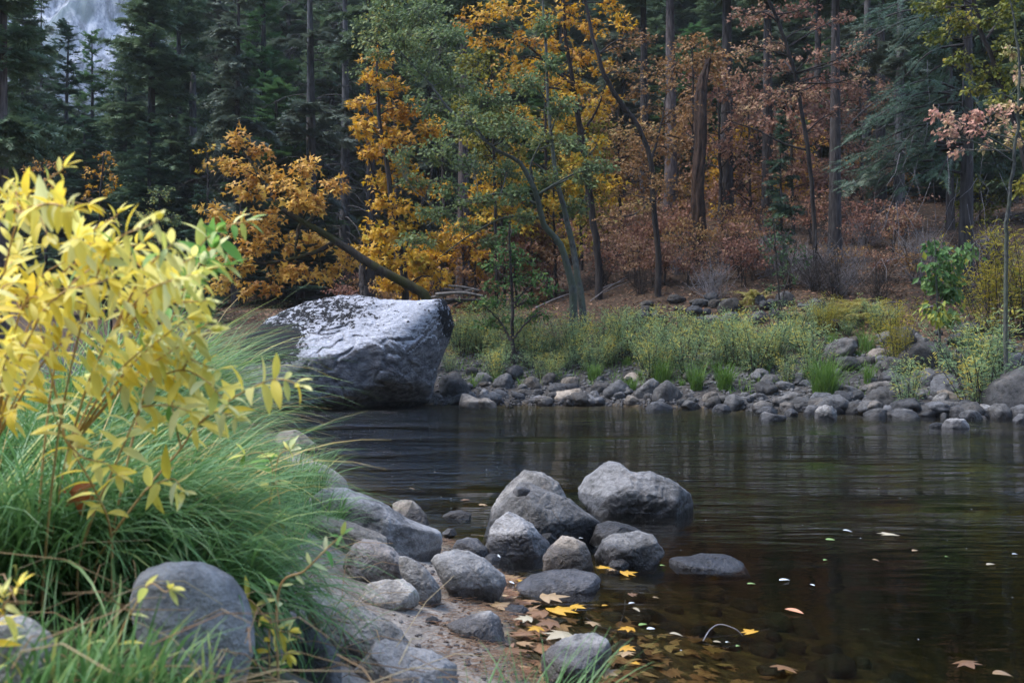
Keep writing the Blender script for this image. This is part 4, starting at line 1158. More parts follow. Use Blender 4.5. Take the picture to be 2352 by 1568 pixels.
CONS = [
    ('pine', 4, 27, -500, "pinkish pine trunk with long needled boughs at the left edge", None, dict(thick=1.0)),
    ('fir3', 55, 52, -60, "broad bluish fir behind the pine at the left edge", None, {}),
    ('spire', 150, 46, 38, "narrow dark fir whose tip stands against the pale cliff", None, dict(wide=1.4)),
    ('cedar', 210, 56, 66, "small light green conifer with its tip against the cliff", None, dict(wide=1.1)),
    ('spire', 197, 39, 265, "slim young fir with a pale trunk low in front of the cliff gap", None, dict(wide=1.4)),
    ('fir1', 258, 66, 190, "distant fir rising low in the cliff gap", None, {}),
    ('fir1', 345, 43, -220, "tall fir with layered drooping boughs just right of the cliff", None, dict(wide=1.25)),
    ('fir3', 407, 52, -200, "dark straight fir standing left of the broken topped trunk", None, {}),
    ('spire', 345, 36, 275, "slender young fir with bare lower trunk below the layered tall fir", None, dict(wide=1.2)),
    ('fir2', 500, 58, -240, "grey green fir right behind the broken topped trunk", None, dict(wide=1.3)),
    ('fir2', 543, 41, -180, "thin pale trunked fir rising out of the leaning orange maple", None, dict(wide=1.1)),
    ('cedar', 600, 53, -160, "bushy dark cedar behind the leaning orange maple", None, dict(wide=1.2)),
    ('cedar', 640, 46, 190, "young dense green cedar directly above the leaning maple", None, dict(wide=1.7)),
    ('bare', 712, 44, -260, "fir with long bare drooping grey branches left of the tall orange maple", None, dict(wide=1.5)),
    ('bare', 790, 50, -240, "dead branched fir between the grey branched one and the green alder", None, dict(wide=1.4)),
    ('fir3', 760, 60, -180, "deep green fir behind the bare branched firs", None, {}),
    ('tall', 850, 43, -420, "tall straight fir trunk behind the left of the green alder", None, {}),
    ('fir1', 905, 62, -200, "dark fir hidden behind the orange and green crowns", None, dict(wide=1.4)),
    ('tallp', 1063, 47, -450, "brownish pine trunk behind the yellow maple top", None, {}),
    ('fir3', 985, 68, -240, "dark fir far behind the green alder", None, dict(wide=1.4)),
    ('fir1', 1180, 64, -260, "dark fir far behind the yellow maple", None, dict(wide=1.4)),
    ('fir2', 1290, 56, -260, "greyish fir behind the yellow maple crown", None, dict(wide=1.5)),
    ('fir3', 1400, 66, -300, "dark fir behind the leaning dark trunk", None, dict(wide=1.4)),
    ('tall', 1480, 45, -460, "pale grey fluted trunk left of the broad pinkish one", None, dict(thick=1.0)),
    ('tallp', 1541, 43, -520, "broad pinkish barked trunk in the middle of the forest", None, dict(thick=1.15)),
    ('tall', 1668, 41, -520, "massive grey brown trunk with flared foot behind the broken snag", None, dict(thick=1.3)),
    ('tall', 1762, 38, -520, "straight furrowed trunk behind the slender salmon leaved tree", None, dict(thick=1.05)),
    ('tall', 1917, 32.5, -640, "straight dark trunk with scaly bark standing nearest on the right slope", None, dict(thick=.95)),
    ('tall', 1878, 50, -400, "thin dark trunk seen between the furrowed and the scaly trunks", None, {}),
    ('tall', 2022, 43, -480, "dark trunk behind the layered blue green fir boughs", None, {}),
    ('fir3', 1590, 70, -320, "deep shaded fir behind the broad pinkish trunk", None, dict(wide=1.5)),
    ('fir1', 1715, 64, -320, "deep shaded fir behind the massive trunk", None, dict(wide=1.5)),
    ('fir3', 1830, 68, -340, "deep shaded fir behind the slender salmon tree", None, dict(wide=1.5)),
    ('fir2', 1965, 54, -380, "grey green fir behind the scaly right trunk", None, dict(wide=1.4)),
    ('bare', 2065, 36, -420, "fir with hanging bare grey twigs at the upper right", None, dict(wide=1.2)),
    ('bare', 1990, 46, -380, "second fir with hanging bare twigs farther back at the upper right", None, dict(wide=1.3)),
    ('fir1', 2120, 52, -400, "dark fir behind the hanging bare twigs", None, dict(wide=1.5)),
    ('tall', 2183, 36, -500, "slim grey trunk at the upper right behind the olive maple", None, dict(thick=.6)),
    ('fir3', 2290, 44, -420, "dark fir behind the olive maple at the right edge", None, dict(wide=1.4)),
    ('fir1', 2370, 36, -420, "dark fir at the right edge behind the pink leaved branch", None, dict(wide=1.2)),
    ('sap', 1795, 33, 250, "small dark fir sapling beside the furrowed trunk", None, dict(wide=.8)),
    ('sap', 460, 34, 420, "small fir sapling at the left under the orange maple", None, {}),
    ('spire', 290, 48, 120, "mid sized dark fir in front of the right end of the cliff gap", None, dict(wide=1.3)),
    ('fir2', 100, 62, -10, "hazy grey fir beside the left edge trees", None, dict(wide=1.2)),
    ('cedar', 445, 66, -120, "hazy green conifer filling the gap behind the broken topped trunk", None, dict(wide=1.3)),
    ('fir1', 660, 68, -160, "far dark fir behind the young green cedar", None, dict(wide=1.5)),
]
for kind, xP, Y, top, lab, grp, kw in CONS:
    conifer(kind, xP, Y, top, lab, grp, **kw)

# a second rank between the big trunks of the slope
for k, (xP, Y, top, kind) in enumerate([(1430, 52, -60, 'fir2'), (1510, 58, 40, 'fir3'), (1590, 54, 60, 'cedar'), (1640, 60, -100, 'fir1'), (1700, 53, 110, 'spire'), (1730, 60, -40, 'fir3'), (1800, 55, 30, 'fir2'), (1850, 60, -80, 'fir1'), (1905, 56, 90, 'cedar'), (1985, 50, -40, 'fir3'), (2050, 56, -60, 'fir1'), (2130, 50, 60, 'cedar'), (2240, 54, -80, 'fir3'), (2320, 50, -60, 'fir2'), (1200, 54, 60, 'fir1'), (1120, 58, -20, 'fir3'), (1010, 52, 40, 'fir2'), (900, 54, 20, 'fir3'), (1340, 58, 0, 'fir1'), (1270, 50, 120, 'cedar')]):
    zone = 'yellow maple and alder' if xP < 1400 else 'trunks of the right slope'
    conifer(kind, xP, Y, top, 'shaded dark conifer of the second rank behind the ' + zone, 'second rank conifers behind the ' + zone, wide=1.5)
# farther ranks of forest on the slope behind: individual trees
rgf = np.random.RandomState(21)
for k in range(64):
    xP = -60 + 2480 * (k + rgf.uniform(-.3, .3)) / 64
    Y = rgf.uniform(72, 118)
    left = xP < 480
    top = (-40 if left and not 70 < xP < 300 else (210 if left else -300)) + rgf.uniform(-50, 60)
    zone = "left conifers" if xP < 640 else ("maples and alder" if xP < 1450 else "trunks of the right slope")
    conifer(['fir1', 'fir3', 'fir2', 'cedar', 'fir1'][k % 5], xP, Y, top, "distant dark conifer glimpsed between the " + zone, "far conifers behind the " + zone, wide=1.5)
# undergrowth firs below the big ones, far left and right
for k in range(26):
    xP = rgf.uniform(20, 760) if k % 3 else rgf.uniform(1900, 2352)
    Y = rgf.uniform(40, 62)
    zone = "left conifers" if xP < 1000 else "right slope trunks"
    conifer('sap' if k % 2 else 'spire', xP, Y, rgf.uniform(330, 470), "young dark fir growing in the shade under the " + zone, "young firs under the " + zone, wide=1.5)

# ---- layered blue green fir boughs at the right
def layered_fir():
    xP, Y = 2215, 27.5
    X = (xP - CX) / F * Y
    root = thing('fir_tree', "fir with wide layered blue green boughs reaching left over the slope", 'conifer', (X, Y, gz(X, Y)))
    rg = np.random.RandomState(77)
    z0 = gz(X, Y)
    tr, cr = Geo(), Geo()
    H = 15
    t = np.linspace(0, 1, 12)
    v, f = tubes(np.stack([.1 * np.sin(3 * t), 0 * t, t * H - .4], 1)[None], (.20 * (1 - t) + .02)[None], 10)
    tr.add(v, f)
    tips = [(1925, 335), (1950, 310), (1915, 385), (1960, 400), (2010, 270), (2030, 220), (2060, 195), (1990, 345), (2000, 430), (2060, 440), (1940, 430), (2100, 205), (2160, 210), (2210, 250),
            (2080, 300), (2120, 340), (2090, 390), (2280, 330), (2330, 300), (2300, 400), (2360, 380), (2040, 360), (2150, 420), (2230, 440), (1975, 60), (2010, 30), (2060, 110), (2110, 60), (1960, 110), (2150, 130), (2180, 20), (2260, 120)]
    Pl, Dl, Nl, Ll, Rl = [], [], [], [], []
    for (tx, ty) in tips:
        tip = at(tx, ty, Y + rg.uniform(-2.4, 1.2)) - np.array([X, Y, z0])
        h = min(max(tip[2] + rg.uniform(.5, 1.3), 1.2), H * .93)
        b = np.array([0, 0, h])
        mid = (b + tip) / 2 + np.array([0, 0, .35])
        path = smooth_path([b, mid, tip], 12)
        L = np.linalg.norm(tip - b)
        v, f = tubes(path[None], np.linspace(.045, .008, 12)[None], 4)
        tr.add(v, f)
        m = int(L / .085)
        tj = rg.uniform(.25, 1, m)
        base = np.stack([np.interp(tj, np.linspace(0, 1, 12), path[:, k]) for k in range(3)], 1)
        tang = nrm(tip - b)
        side = nrm(np.cross(tang, [0, 0, 1.]))
        lat = rg.uniform(-1, 1, m) * np.minimum(.55, .25 * L * (1.2 - tj) + .1)
        base = base + side * lat[:, None] + np.stack([0 * tj, 0 * tj, -.12 * np.abs(lat) + rg.normal(0, .04, m)], 1)
        d = tang + side * np.sign(lat)[:, None] * rg.uniform(.3, 1.0, m)[:, None] + np.array([0, 0, -.15])
        Pl.append(base); Dl.append(d); Nl.append(nrm(np.array([0, -.25, 1]) + rg.normal(0, .25, (m, 3))))
        Ll.append(rg.uniform(.28, .5, m)); Rl.append(np.clip(rg.normal(.55, .2, m), 0, 1))
    Pl, Dl, Nl, Ll, Rl = map(np.concatenate, (Pl, Dl, Nl, Ll, Rl))
    for rep in range(2):
        q = Pl + rg.normal(0, .06, Pl.shape)
        add_leaves(cr, T_FROND_FINE, q, Dl + rg.normal(0, .25, Dl.shape), Nl, Ll, Ll * .9, np.clip(Rl + rg.normal(0, .12, len(Rl)), 0, 1))
    # hanging dead twigs underneath
    m = 90
    b = np.stack([rg.uniform(-2.2, .8, m), rg.uniform(-1.2, 1, m), rg.uniform(1.2, 6.5, m)], 1)
    l = rg.uniform(.5, 1.4, m)[:, None]
    d = np.stack([rg.normal(-.2, .35, m), rg.normal(0, .3, m), -np.ones(m)], 1)
    v, f = tubes(np.stack([b, b + d * l * .5 + rg.normal(0, .05, (m, 3)), b + d * l], 1), np.tile([[.009, .007, .004]], (m, 1)), 3)
    tw = Geo(); tw.add(v, f)
    tr.build('trunk', M['bark'], root); cr.build('crown', M['fir_blue'], root); tw.build('dead_branch', M['twig_grey'], root)


layered_fir()

# ------------------------------------------------------------------ broken trunks and snags
def snag(label, pts, Y, w, bark, flare=1.3, jag=True, seed=0):
    rg = np.random.RandomState(seed)
    base = at(*pts[0], Y)
    g = gz(base[0], Y)
    P = [np.array([base[0], Y, g - .4])] + [at(x, y, Y + .15 * i) for i, (x, y) in enumerate(pts)]
    NS = 110
    P = smooth_path(P, NS)
    t = np.linspace(0, 1, NS)
    r = np.interp(t, np.linspace(0, 1, len(w)), w) * .5 * Y / F
    r = r * (1 + .10 * fbm(np.stack([t * 9, 0 * t + seed, 0 * t], 1), 3)) * (1 + (flare - 1) * np.exp(-t * 14))
    k = 36
    v, f = tubes(P[None], r[None], k)
    # torn wood: push the rim up and down, gouge the trunk along one side
    v = v.reshape(NS, k, 3)
    ang = np.arange(k) / k * 6.28
    gou = fbm(np.stack([np.cos(ang)[None, :] * 1.5 + 0 * t[:, None], np.sin(ang)[None, :] * 1.5 + 0 * t[:, None], t[:, None] * 7 + 0 * ang[None, :]], -1).reshape(-1, 3) + seed, 5, .62).reshape(NS, k)
    v = P[:, None] + (v - P[:, None]) * (1 + .5 * gou[..., None])
    if jag:
        v[-1, :, 2] += rg.uniform(-.5, .3, k) * (.4 + np.sin(ang / 2) ** 2)
        v[-2, :, 2] += rg.uniform(-.05, .1, k)
    o = mesh_obj('broken_tree', v.reshape(-1, 3), f, M[bark])
    tag(o, label, 'dead tree')
    return o


snag("dark rotten broken trunk with a pointed torn top on the right slope", [(1603, 600), (1606, 520), (1604, 420), (1609, 320), (1610, 235), (1614, 190), (1622, 158), (1628, 138)], 35, [31, 30, 28, 27, 26, 24, 17, 11], 'snag', seed=3)
snag("straight grey trunk broken off with a pale splintered top among the left firs", [(445, 520), (444, 400), (443, 300), (443, 210), (444, 165)], 44, [18, 17, 16, 15, 9], 'bark_grey', seed=5)
snag("short dark stump trunk under the orange maple right of the boulder", [(838, 690), (833, 650), (830, 610)], 30, [20, 18, 14], 'bark', seed=8)

# ------------------------------------------------------------------ broadleaved trees: trunk line and leaf clumps
def broadleaf(name, label, cat, Y, trunks, clumps, leaf, bark, size=.15, T=T_MAPLE3, per=60, spread=.8, group=None, hang=.5, twig_r=.006, wl=.95, seed=1, dens=1.0, hues=None, depth=1.0):
    """trunks: list of (points, widths) in photo pixels; clumps: (x, y, rx, ry) in photo pixels"""
    rg = np.random.RandomState(seed)
    x0, y0 = trunks[0][0][0]
    b = at(x0, y0, Y)
    org = np.array([b[0], Y, gz(b[0], Y)])
    root = thing(name, label, cat, org, group)
    tr, cr = Geo(), Geo()
    lines = []
    for ti, (pts, w) in enumerate(trunks):
        off = 0 if ti == 0 else rg.uniform(-.3, .3)
        P = [at(x, y, Y + off + .12 * i * (1 if ti % 2 else -1)) for i, (x, y) in enumerate(pts)]
        if ti == 0 or pts[0] == trunks[0][0][0] or abs(pts[0][1] - y0) < 40:
            q = P[0].copy(); g = gz(q[0], q[1])
            if q[2] > g - .2:
                P = [np.array([q[0], q[1], min(g - .25, q[2] - .2)])] + P
                w = [w[0] * 1.15] + list(w)
        P = smooth_path(P, 28) - org
        t = np.linspace(0, 1, 28)
        r = np.interp(t, np.linspace(0, 1, len(w)), w) * .5 * Y / F
        P[1:-1] += rg.normal(0, .012, (26, 3)) * np.array([1, 1, .3])
        v, f = tubes(P[None], r[None], 9)
        tr.add(v, f)
        lines.append((P, r))
    allP = np.concatenate([l[0][6:] for l in lines])
    allR = np.concatenate([l[1][6:] for l in lines])
    for ci, cl in enumerate(clumps):
        x, y, rx, ry = cl[:4]
        h = cl[4] if len(cl) > 4 else 0
        c = at(x, y, Y + rg.uniform(-1, 1) * spread) - org
        R3 = np.array([rx, .8 * (rx + ry) / 2 * depth, ry]) * Y / F
        d2 = np.linalg.norm(allP - c, axis=1) + 1.2 * np.maximum(allP[:, 2] - c[2] + .15, 0)
        i = np.argmin(d2 + rg.uniform(0, .25, len(d2)))
        s = allP[i]
        mid = (s + c) / 2 + rg.normal(0, .08, 3) * np.linalg.norm(c - s) + np.array([0, 0, .06 * np.linalg.norm(c - s)])
        br = smooth_path([s, mid, c], 9)
        rb = min(allR[i] * .55, .012 + .018 * np.linalg.norm(c - s))
        v, f = tubes(br[None], np.linspace(rb, twig_r * 1.3, 9)[None], 5)
        tr.add(v, f)
        n = int(per * dens * (rx * ry / 1600.) ** .8) + 6
        nt = max(4, n // 7)
        e = nrm(rg.normal(size=(nt, 3))) * (rg.uniform(.35, 1, nt) ** .6)[:, None]
        e[:, 2] = np.where(e[:, 2] < -.2, e[:, 2] * .75, e[:, 2])
        tips = c + e * R3
        st = br[rg.randint(4, 9, nt)]
        mm = (st + tips) / 2 + rg.normal(0, .05, (nt, 3)) + np.array([0, 0, .05])
        tw = np.stack([st, mm, tips], 1)
        v, f = tubes(tw, np.tile([[twig_r, twig_r * .75, twig_r * .45]], (nt, 1)), 3)
        tr.add(v, f)
        k = rg.randint(0, nt, n)
        u = rg.uniform(.35, 1.05, n)[:, None]
        base = tw[k, 0] * (1 - u) ** 2 + 2 * tw[k, 1] * u * (1 - u) + tw[k, 2] * u * u + rg.normal(0, size * .35, (n, 3))
        out = nrm(tw[k, 2] - tw[k, 0])
        D = out * .7 + rg.normal(0, .55, (n, 3)) + np.array([0, 0, -hang])
        N = np.array([0, -.25, 1.]) * (1 - .5 * hang) + rg.normal(0, .45, (n, 3)) + np.array([0, -.5 * hang, 0])
        L = size * rg.uniform(.6, 1.2, n)
        hue = np.clip((.5 if hues is None else hues) + h + rg.normal(0, .10) + rg.normal(0, .17, n), 0, 1)
        add_leaves(cr, T, base, D, N, L, L * wl, hue)
    tr.build('trunk', M[bark], root)
    cr.build('crown', M[leaf], root, smooth=False)
    return root


# leaning maple over the boulder
broadleaf('maple_tree', "orange leaved maple with a mossy trunk leaning out left above the great boulder", 'tree', 27,
          [([(985, 700), (945, 658), (900, 634), (832, 594), (765, 549), (706, 516), (650, 482)], [24, 23, 21, 20, 17, 14, 11]),
           ([(770, 555), (740, 572), (690, 590), (620, 603), (555, 600)], [13, 11, 9, 7, 4]),
           ([(650, 485), (672, 450), (690, 420)], [12, 8, 5]), ([(650, 485), (610, 430), (590, 395), (560, 350)], [10, 8, 6, 4]),
           ([(690, 505), (682, 545), (678, 590)], [9, 7, 4]), ([(705, 512), (735, 480), (760, 440)], [10, 6, 4])],
          [(545, 320, 36, 32, -.1), (520, 378, 46, 30, -.05), (590, 345, 40, 28, -.1), (600, 398, 72, 34), (690, 385, 60, 28, -.05), (660, 430, 74, 34, .1), (565, 440, 58, 32), (690, 465, 62, 32, .15), (480, 488, 42, 32, .1), (525, 520, 40, 30),
           (600, 508, 66, 40), (720, 465, 50, 36), (585, 565, 58, 36), (655, 560, 50, 36), (540, 615, 48, 42), (725, 556, 50, 46), (772, 428, 36, 28, -.15), (745, 636, 40, 32, -.1), (685, 625, 40, 36), (620, 660, 40, 24, -.2), (500, 655, 36, 28, .1), (480, 590, 30, 26),
           (640, 620, 40, 30, -.15), (560, 670, 30, 22, -.1), (790, 600, 34, 40, .1)],
          'maple', 'bark_moss', size=.19, per=120, seed=31, hues=.52, spread=1.0)
# tall orange to yellow maple
broadleaf('maple_tree', "tall maple orange above and golden yellow below left of the green alder", 'tree', 31,
          [([(930, 690), (925, 600), (905, 500), (890, 380), (870, 250), (865, 120)], [18, 17, 14, 11, 8, 4]), ([(925, 600), (950, 520), (985, 430), (1000, 330)], [9, 8, 6, 4]), ([(905, 500), (870, 440), (845, 360)], [8, 6, 4])],
          [(870, 135, 44, 34, -.25), (856, 190, 40, 30, -.25), (835, 240, 42, 28, -.2), (862, 285, 56, 36, -.15), (825, 300, 30, 22, -.15), (905, 325, 60, 36, -.1), (848, 345, 48, 30), (920, 385, 60, 36), (880, 415, 48, 34, .1), (960, 425, 50, 34), (930, 250, 56, 42, -.2), (900, 200, 40, 30, -.2), (985, 300, 50, 42, -.1),
           (900, 470, 58, 36, .2), (865, 535, 56, 36, .2), (930, 535, 66, 40, .25), (978, 490, 48, 34, .2), (880, 592, 58, 36, .15), (950, 600, 48, 36, .2), (830, 570, 38, 28, .1), (985, 610, 32, 38, .1), (900, 650, 40, 30, 0), (1010, 560, 36, 40, .1), (1020, 640, 26, 34, .05), (950, 660, 36, 26)],
          'maple_yellow', 'bark', size=.19, per=150, seed=32, hues=.42, spread=1.2)
# alder
broadleaf('alder_tree', "two stemmed green alder with fine drooping twigs in the middle of the far bank", 'tree', 28.5,
          [([(1318, 722), (1312, 640), (1286, 560), (1252, 520), (1238, 470), (1226, 431), (1196, 375), (1150, 350), (1114, 322), (1090, 280)], [20, 17, 15, 14, 13, 12, 10, 8, 6, 3]),
           ([(1338, 720), (1328, 640), (1312, 555), (1286, 442), (1271, 375), (1262, 270), (1256, 170), (1250, 40), (1235, -60)], [18, 16, 14, 12, 10, 8, 7, 6, 3]),
           ([(1226, 431), (1220, 380), (1240, 330)], [8, 6, 4]), ([(1114, 322), (1040, 260), (985, 190), (920, 120)], [8, 6, 5, 3]),
           ([(1238, 470), (1150, 445), (1060, 470), (980, 520)], [7, 6, 4, 3]), ([(1244, 500), (1160, 500), (1080, 540), (1010, 590)], [7, 5, 4, 2])],
          [(890, 40, 60, 40), (975, 25, 70, 38), (1040, 80, 58, 38), (925, 95, 60, 32), (985, 165, 66, 36), (1050, 200, 76, 44), (1130, 230, 76, 44), (1000, 255, 66, 36), (1080, 285, 76, 44), (1180, 295, 76, 44), (1255, 325, 66, 44), (1330, 335, 56, 36),
           (1000, 345, 58, 36), (1080, 375, 66, 36), (950, 415, 50, 28), (1040, 435, 60, 28), (1160, 395, 60, 36), (1250, 415, 60, 36), (1340, 415, 50, 36), (1215, 195, 56, 44), (1290, 245, 56, 44), (1100, 465, 76, 28), (1000, 495, 58, 28), (950, 555, 56, 24),
           (1180, 450, 50, 30), (1320, 480, 44, 30), (1060, 520, 60, 24), (870, 130, 40, 24), (1130, 560, 50, 22), (1200, 500, 40, 24), (1260, 150, 40, 40), (1250, 60, 36, 40), (1380, 380, 40, 30), (920, 350, 44, 26)],
          'alder', 'bark_alder', size=.125, T=T_DIAMOND, per=300, seed=33, hues=.5, spread=1.4, hang=.25, wl=.62, twig_r=.005)
# yellow maple top middle
broadleaf('maple_tree', "golden maple whose high crown spreads behind the green alder", 'tree', 33.5,
          [([(1375, 610), (1362, 500), (1348, 400), (1335, 310), (1318, 200), (1300, 90), (1290, -80)], [17, 16, 15, 14, 11, 9, 5]), ([(1318, 200), (1240, 130), (1170, 60)], [8, 6, 3]), ([(1335, 310), (1372, 250), (1395, 180)], [7, 5, 3])],
          [(1110, 25, 50, 34), (1180, 25, 60, 38), (1250, 48, 60, 38), (1310, 36, 60, 38), (1370, 66, 50, 38), (1200, 98, 60, 34), (1280, 108, 60, 38), (1340, 128, 50, 38), (1120, 95, 50, 32), (1230, 158, 66, 32), (1160, 155, 56, 28), (1385, 158, 40, 36), (1330, 200, 50, 30), (1365, 250, 40, 44, .2), (1405, 225, 36, 36), (1130, 205, 50, 28), (1375, 330, 48, 36, .3), (1300, 290, 48, 36, .3), (1400, 20, 40, 30), (1065, 50, 34, 30, -.2), (1430, 50, 36, 30, -.15),
           (1340, 380, 50, 30, .35), (1400, 420, 50, 30, .35), (1290, 230, 40, 28, .15)],
          'maple_yellow', 'bark_dark', size=.18, per=115, seed=34, hues=.42, spread=1.3)
# tan leaved tree on the dark leaning trunk
broadleaf('dogwood_tree', "tan and orange leaved tree on a thin black trunk leaning to the left", 'tree', 32,
          [([(1512, 590), (1500, 460), (1495, 370), (1465, 290), (1432, 245), (1400, 195), (1372, 125), (1345, 10), (1330, -60)], [14, 13, 12, 11, 11, 11, 9, 7, 4]), ([(1495, 370), (1515, 300), (1530, 220)], [7, 5, 3])],
          [(1430, 105, 56, 36), (1485, 85, 50, 30, -.1), (1440, 168, 56, 32), (1505, 148, 50, 28), (1460, 215, 56, 32), (1530, 195, 50, 28, -.1), (1505, 248, 48, 32), (1545, 278, 48, 36, -.1), (1482, 318, 56, 36), (1540, 350, 48, 36), (1430, 300, 40, 36, .2), (1450, 385, 56, 36), (1525, 418, 56, 36), (1570, 240, 36, 34, -.15), (1420, 440, 44, 30), (1560, 130, 30, 30, -.1), (1390, 500, 44, 30), (1470, 470, 50, 30)],
          'tan_leaf', 'bark_dark', size=.12, per=135, seed=35, hues=.45, spread=1.3, hang=.4)
# salmon leaved tree on the slender black trunk
broadleaf('dogwood_tree', "salmon leaved tree with a slender black trunk between two big trunks", 'tree', 30.5,
          [([(1872, 560), (1865, 420), (1855, 340), (1840, 240), (1825, 170), (1808, 110), (1788, 50), (1765, 0), (1735, -70)], [10, 10, 10, 9, 9, 8, 8, 7, 4]), ([(1855, 345), (1800, 330), (1740, 300), (1680, 280)], [6, 5, 4, 2])],
          [(1735, 38, 50, 36, -.1), (1800, 28, 50, 34, -.1), (1770, 98, 50, 36), (1850, 20, 48, 28, -.2), (1885, 58, 40, 28, -.1), (1872, 128, 48, 34, -.1), (1760, 168, 50, 32), (1820, 208, 60, 22, .3), (1760, 228, 60, 26, .3), (1850, 232, 50, 22, .3), (1715, 248, 40, 26, .3), (1945, 138, 40, 34, -.1), (1985, 98, 40, 28), (1960, 195, 40, 36), (1925, 258, 30, 28), (1700, 120, 36, 34), (1700, 40, 30, 34), (1720, 200, 34, 30, .1), (1680, 180, 30, 28),
           (1990, 170, 36, 24, .2), (1800, 150, 34, 30), (1900, 190, 40, 30), (1945, 40, 30, 26)],
          'dogwood', 'bark_dark', size=.12, per=130, seed=36, hues=.42, spread=1.3, hang=.55)
# the olive maple and pink branch at the right edge
broadleaf('maple_tree', "olive and yellow leaved tree with dark leaning trunks at the upper right edge", 'tree', 23,
          [([(2390, 620), (2365, 420), (2318, 235), (2262, 94), (2232, -20), (2215, -90)], [14, 13, 12, 10, 8, 5]), ([(2262, 94), (2300, 40), (2340, -30)], [7, 5, 3]), ([(2318, 235), (2270, 160), (2200, 120)], [6, 4, 3])],
          [(2130, 18, 56, 36), (2200, 58, 60, 44), (2280, 38, 60, 44), (2330, 98, 50, 44, -.1), (2210, 138, 50, 26), (2262, 168, 60, 28), (2340, 178, 40, 36), (2150, 88, 40, 28), (2300, 228, 50, 28, .1), (2342, 318, 28, 56, .1), (2345, 425, 24, 56, .15), (2240, 210, 40, 24, .1), (2180, 0, 50, 30), (2330, 20, 40, 40, -.1), (2300, 120, 40, 30, -.1)],
          'olive_leaf', 'bark_dark', size=.11, T=T_DIAMOND, per=170, seed=37, hues=.45, spread=1.2, wl=.7)
broadleaf('dogwood_tree', "slim grey stemmed tree at the right with a drooping spray of pink and tan leaves", 'tree', 20.5,
          [([(2310, 640), (2312, 525), (2322, 430), (2333, 337), (2340, 225), (2336, 110), (2320, 0)], [9, 9, 8, 7, 6, 5, 3]), ([(2333, 337), (2290, 290), (2230, 270), (2160, 262)], [5, 4, 3, 2]), ([(2340, 240), (2300, 215), (2260, 225)], [4, 3, 2])],
          [(2148, 265, 24, 18, -.15), (2190, 275, 36, 22, -.1), (2240, 262, 38, 22, 0), (2290, 256, 38, 22, .1), (2332, 246, 30, 24, .2), (2158, 312, 20, 20, -.15), (2192, 348, 14, 20, .1), (2228, 296, 30, 20, -.05), (2300, 298, 40, 20, .25), (2185, 310, 18, 20, -.1), (2330, 330, 26, 22, .3), (2262, 330, 18, 14, .2), (2340, 180, 24, 30, .4), (2325, 120, 24, 26, .45)],
          'pink_leaf', 'bark_alder', size=.105, T=T_DIAMOND, per=130, seed=38, hues=.35, spread=.6, hang=.8, wl=.62)
# green saplings
broadleaf('alder_tree', "small green alder sapling standing in the willows right of the great boulder", 'sapling', 26.8,
          [([(1180, 835), (1176, 770), (1178, 700), (1174, 620), (1170, 540), (1172, 505)], [11, 9, 7, 6, 4, 2]), ([(1177, 790), (1150, 740), (1110, 700)], [6, 4, 2]), ([(1177, 780), (1210, 740), (1240, 715)], [5, 4, 2]), ([(1178, 700), (1215, 660), (1260, 640)], [4, 3, 2])],
          [(1172, 530, 30, 26), (1160, 575, 40, 28), (1195, 600, 40, 26), (1130, 610, 36, 20), (1180, 645, 50, 24), (1235, 640, 40, 20), (1125, 655, 30, 18), (1150, 690, 40, 20), (1215, 690, 46, 22), (1260, 665, 30, 16), (1105, 700, 30, 16), (1150, 740, 40, 20, .1), (1210, 735, 40, 22, .1), (1110, 745, 30, 18, .15), (1250, 720, 24, 18)],
          'green_leaf', 'bark_dark', size=.125, T=T_DIAMOND, per=190, seed=39, hues=.45, spread=.5, hang=.3, wl=.5)
broadleaf('cottonwood_tree', "young cottonwood with large drooping bluish green leaves at the right bank", 'sapling', 22.5,
          [([(2158, 775), (2154, 700), (2150, 620), (2146, 545)], [6, 5, 4, 2]), ([(2154, 700), (2190, 640), (2205, 590)], [4, 3, 2])],
          [(2142, 570, 26, 26), (2160, 610, 36, 30), (2128, 640, 26, 36), (2160, 665, 36, 36, .1), (2150, 710, 34, 30, .35), (2200, 595, 20, 34), (2195, 660, 24, 36, .3), (2185, 720, 26, 26, .5), (2225, 580, 26, 20)],
          'green_leaf', 'bark_alder', size=.20, T=T_DIAMOND, per=95, seed=40, hues=.38, spread=.4, hang=1.1, wl=.55)
broadleaf('dogwood_shrub', "deep green leaved shrub on thin stems in front of the furrowed trunk", 'shrub', 26.5,
          [([(1786, 770), (1790, 680), (1782, 590), (1776, 500)], [5, 4, 4, 2]), ([(1788, 740), (1810, 640), (1830, 560)], [4, 3, 2])],
          [(1775, 500, 34, 22), (1800, 540, 40, 26), (1830, 575, 40, 26), (1775, 590, 34, 26), (1815, 630, 44, 24), (1780, 660, 36, 28), (1795, 710, 34, 26), (1785, 750, 30, 20), (1850, 600, 30, 22), (1760, 560, 24, 22)],
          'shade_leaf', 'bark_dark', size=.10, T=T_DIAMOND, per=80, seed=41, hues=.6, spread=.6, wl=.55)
broadleaf('broadleaf_shrub', "bushy dull green shrub in shade behind the left edge of the yellow leaves", 'shrub', 30,
          [([(370, 700), (368, 600), (365, 470)], [7, 6, 3])],
          [(365, 450, 40, 30), (340, 500, 46, 34), (395, 500, 40, 34), (360, 550, 60, 36), (320, 590, 50, 40), (400, 580, 40, 40), (360, 620, 60, 40)],
          'alder', 'bark_dark', size=.085, T=T_DIAMOND, per=230, seed=42, hues=.62, spread=.8, wl=.7)
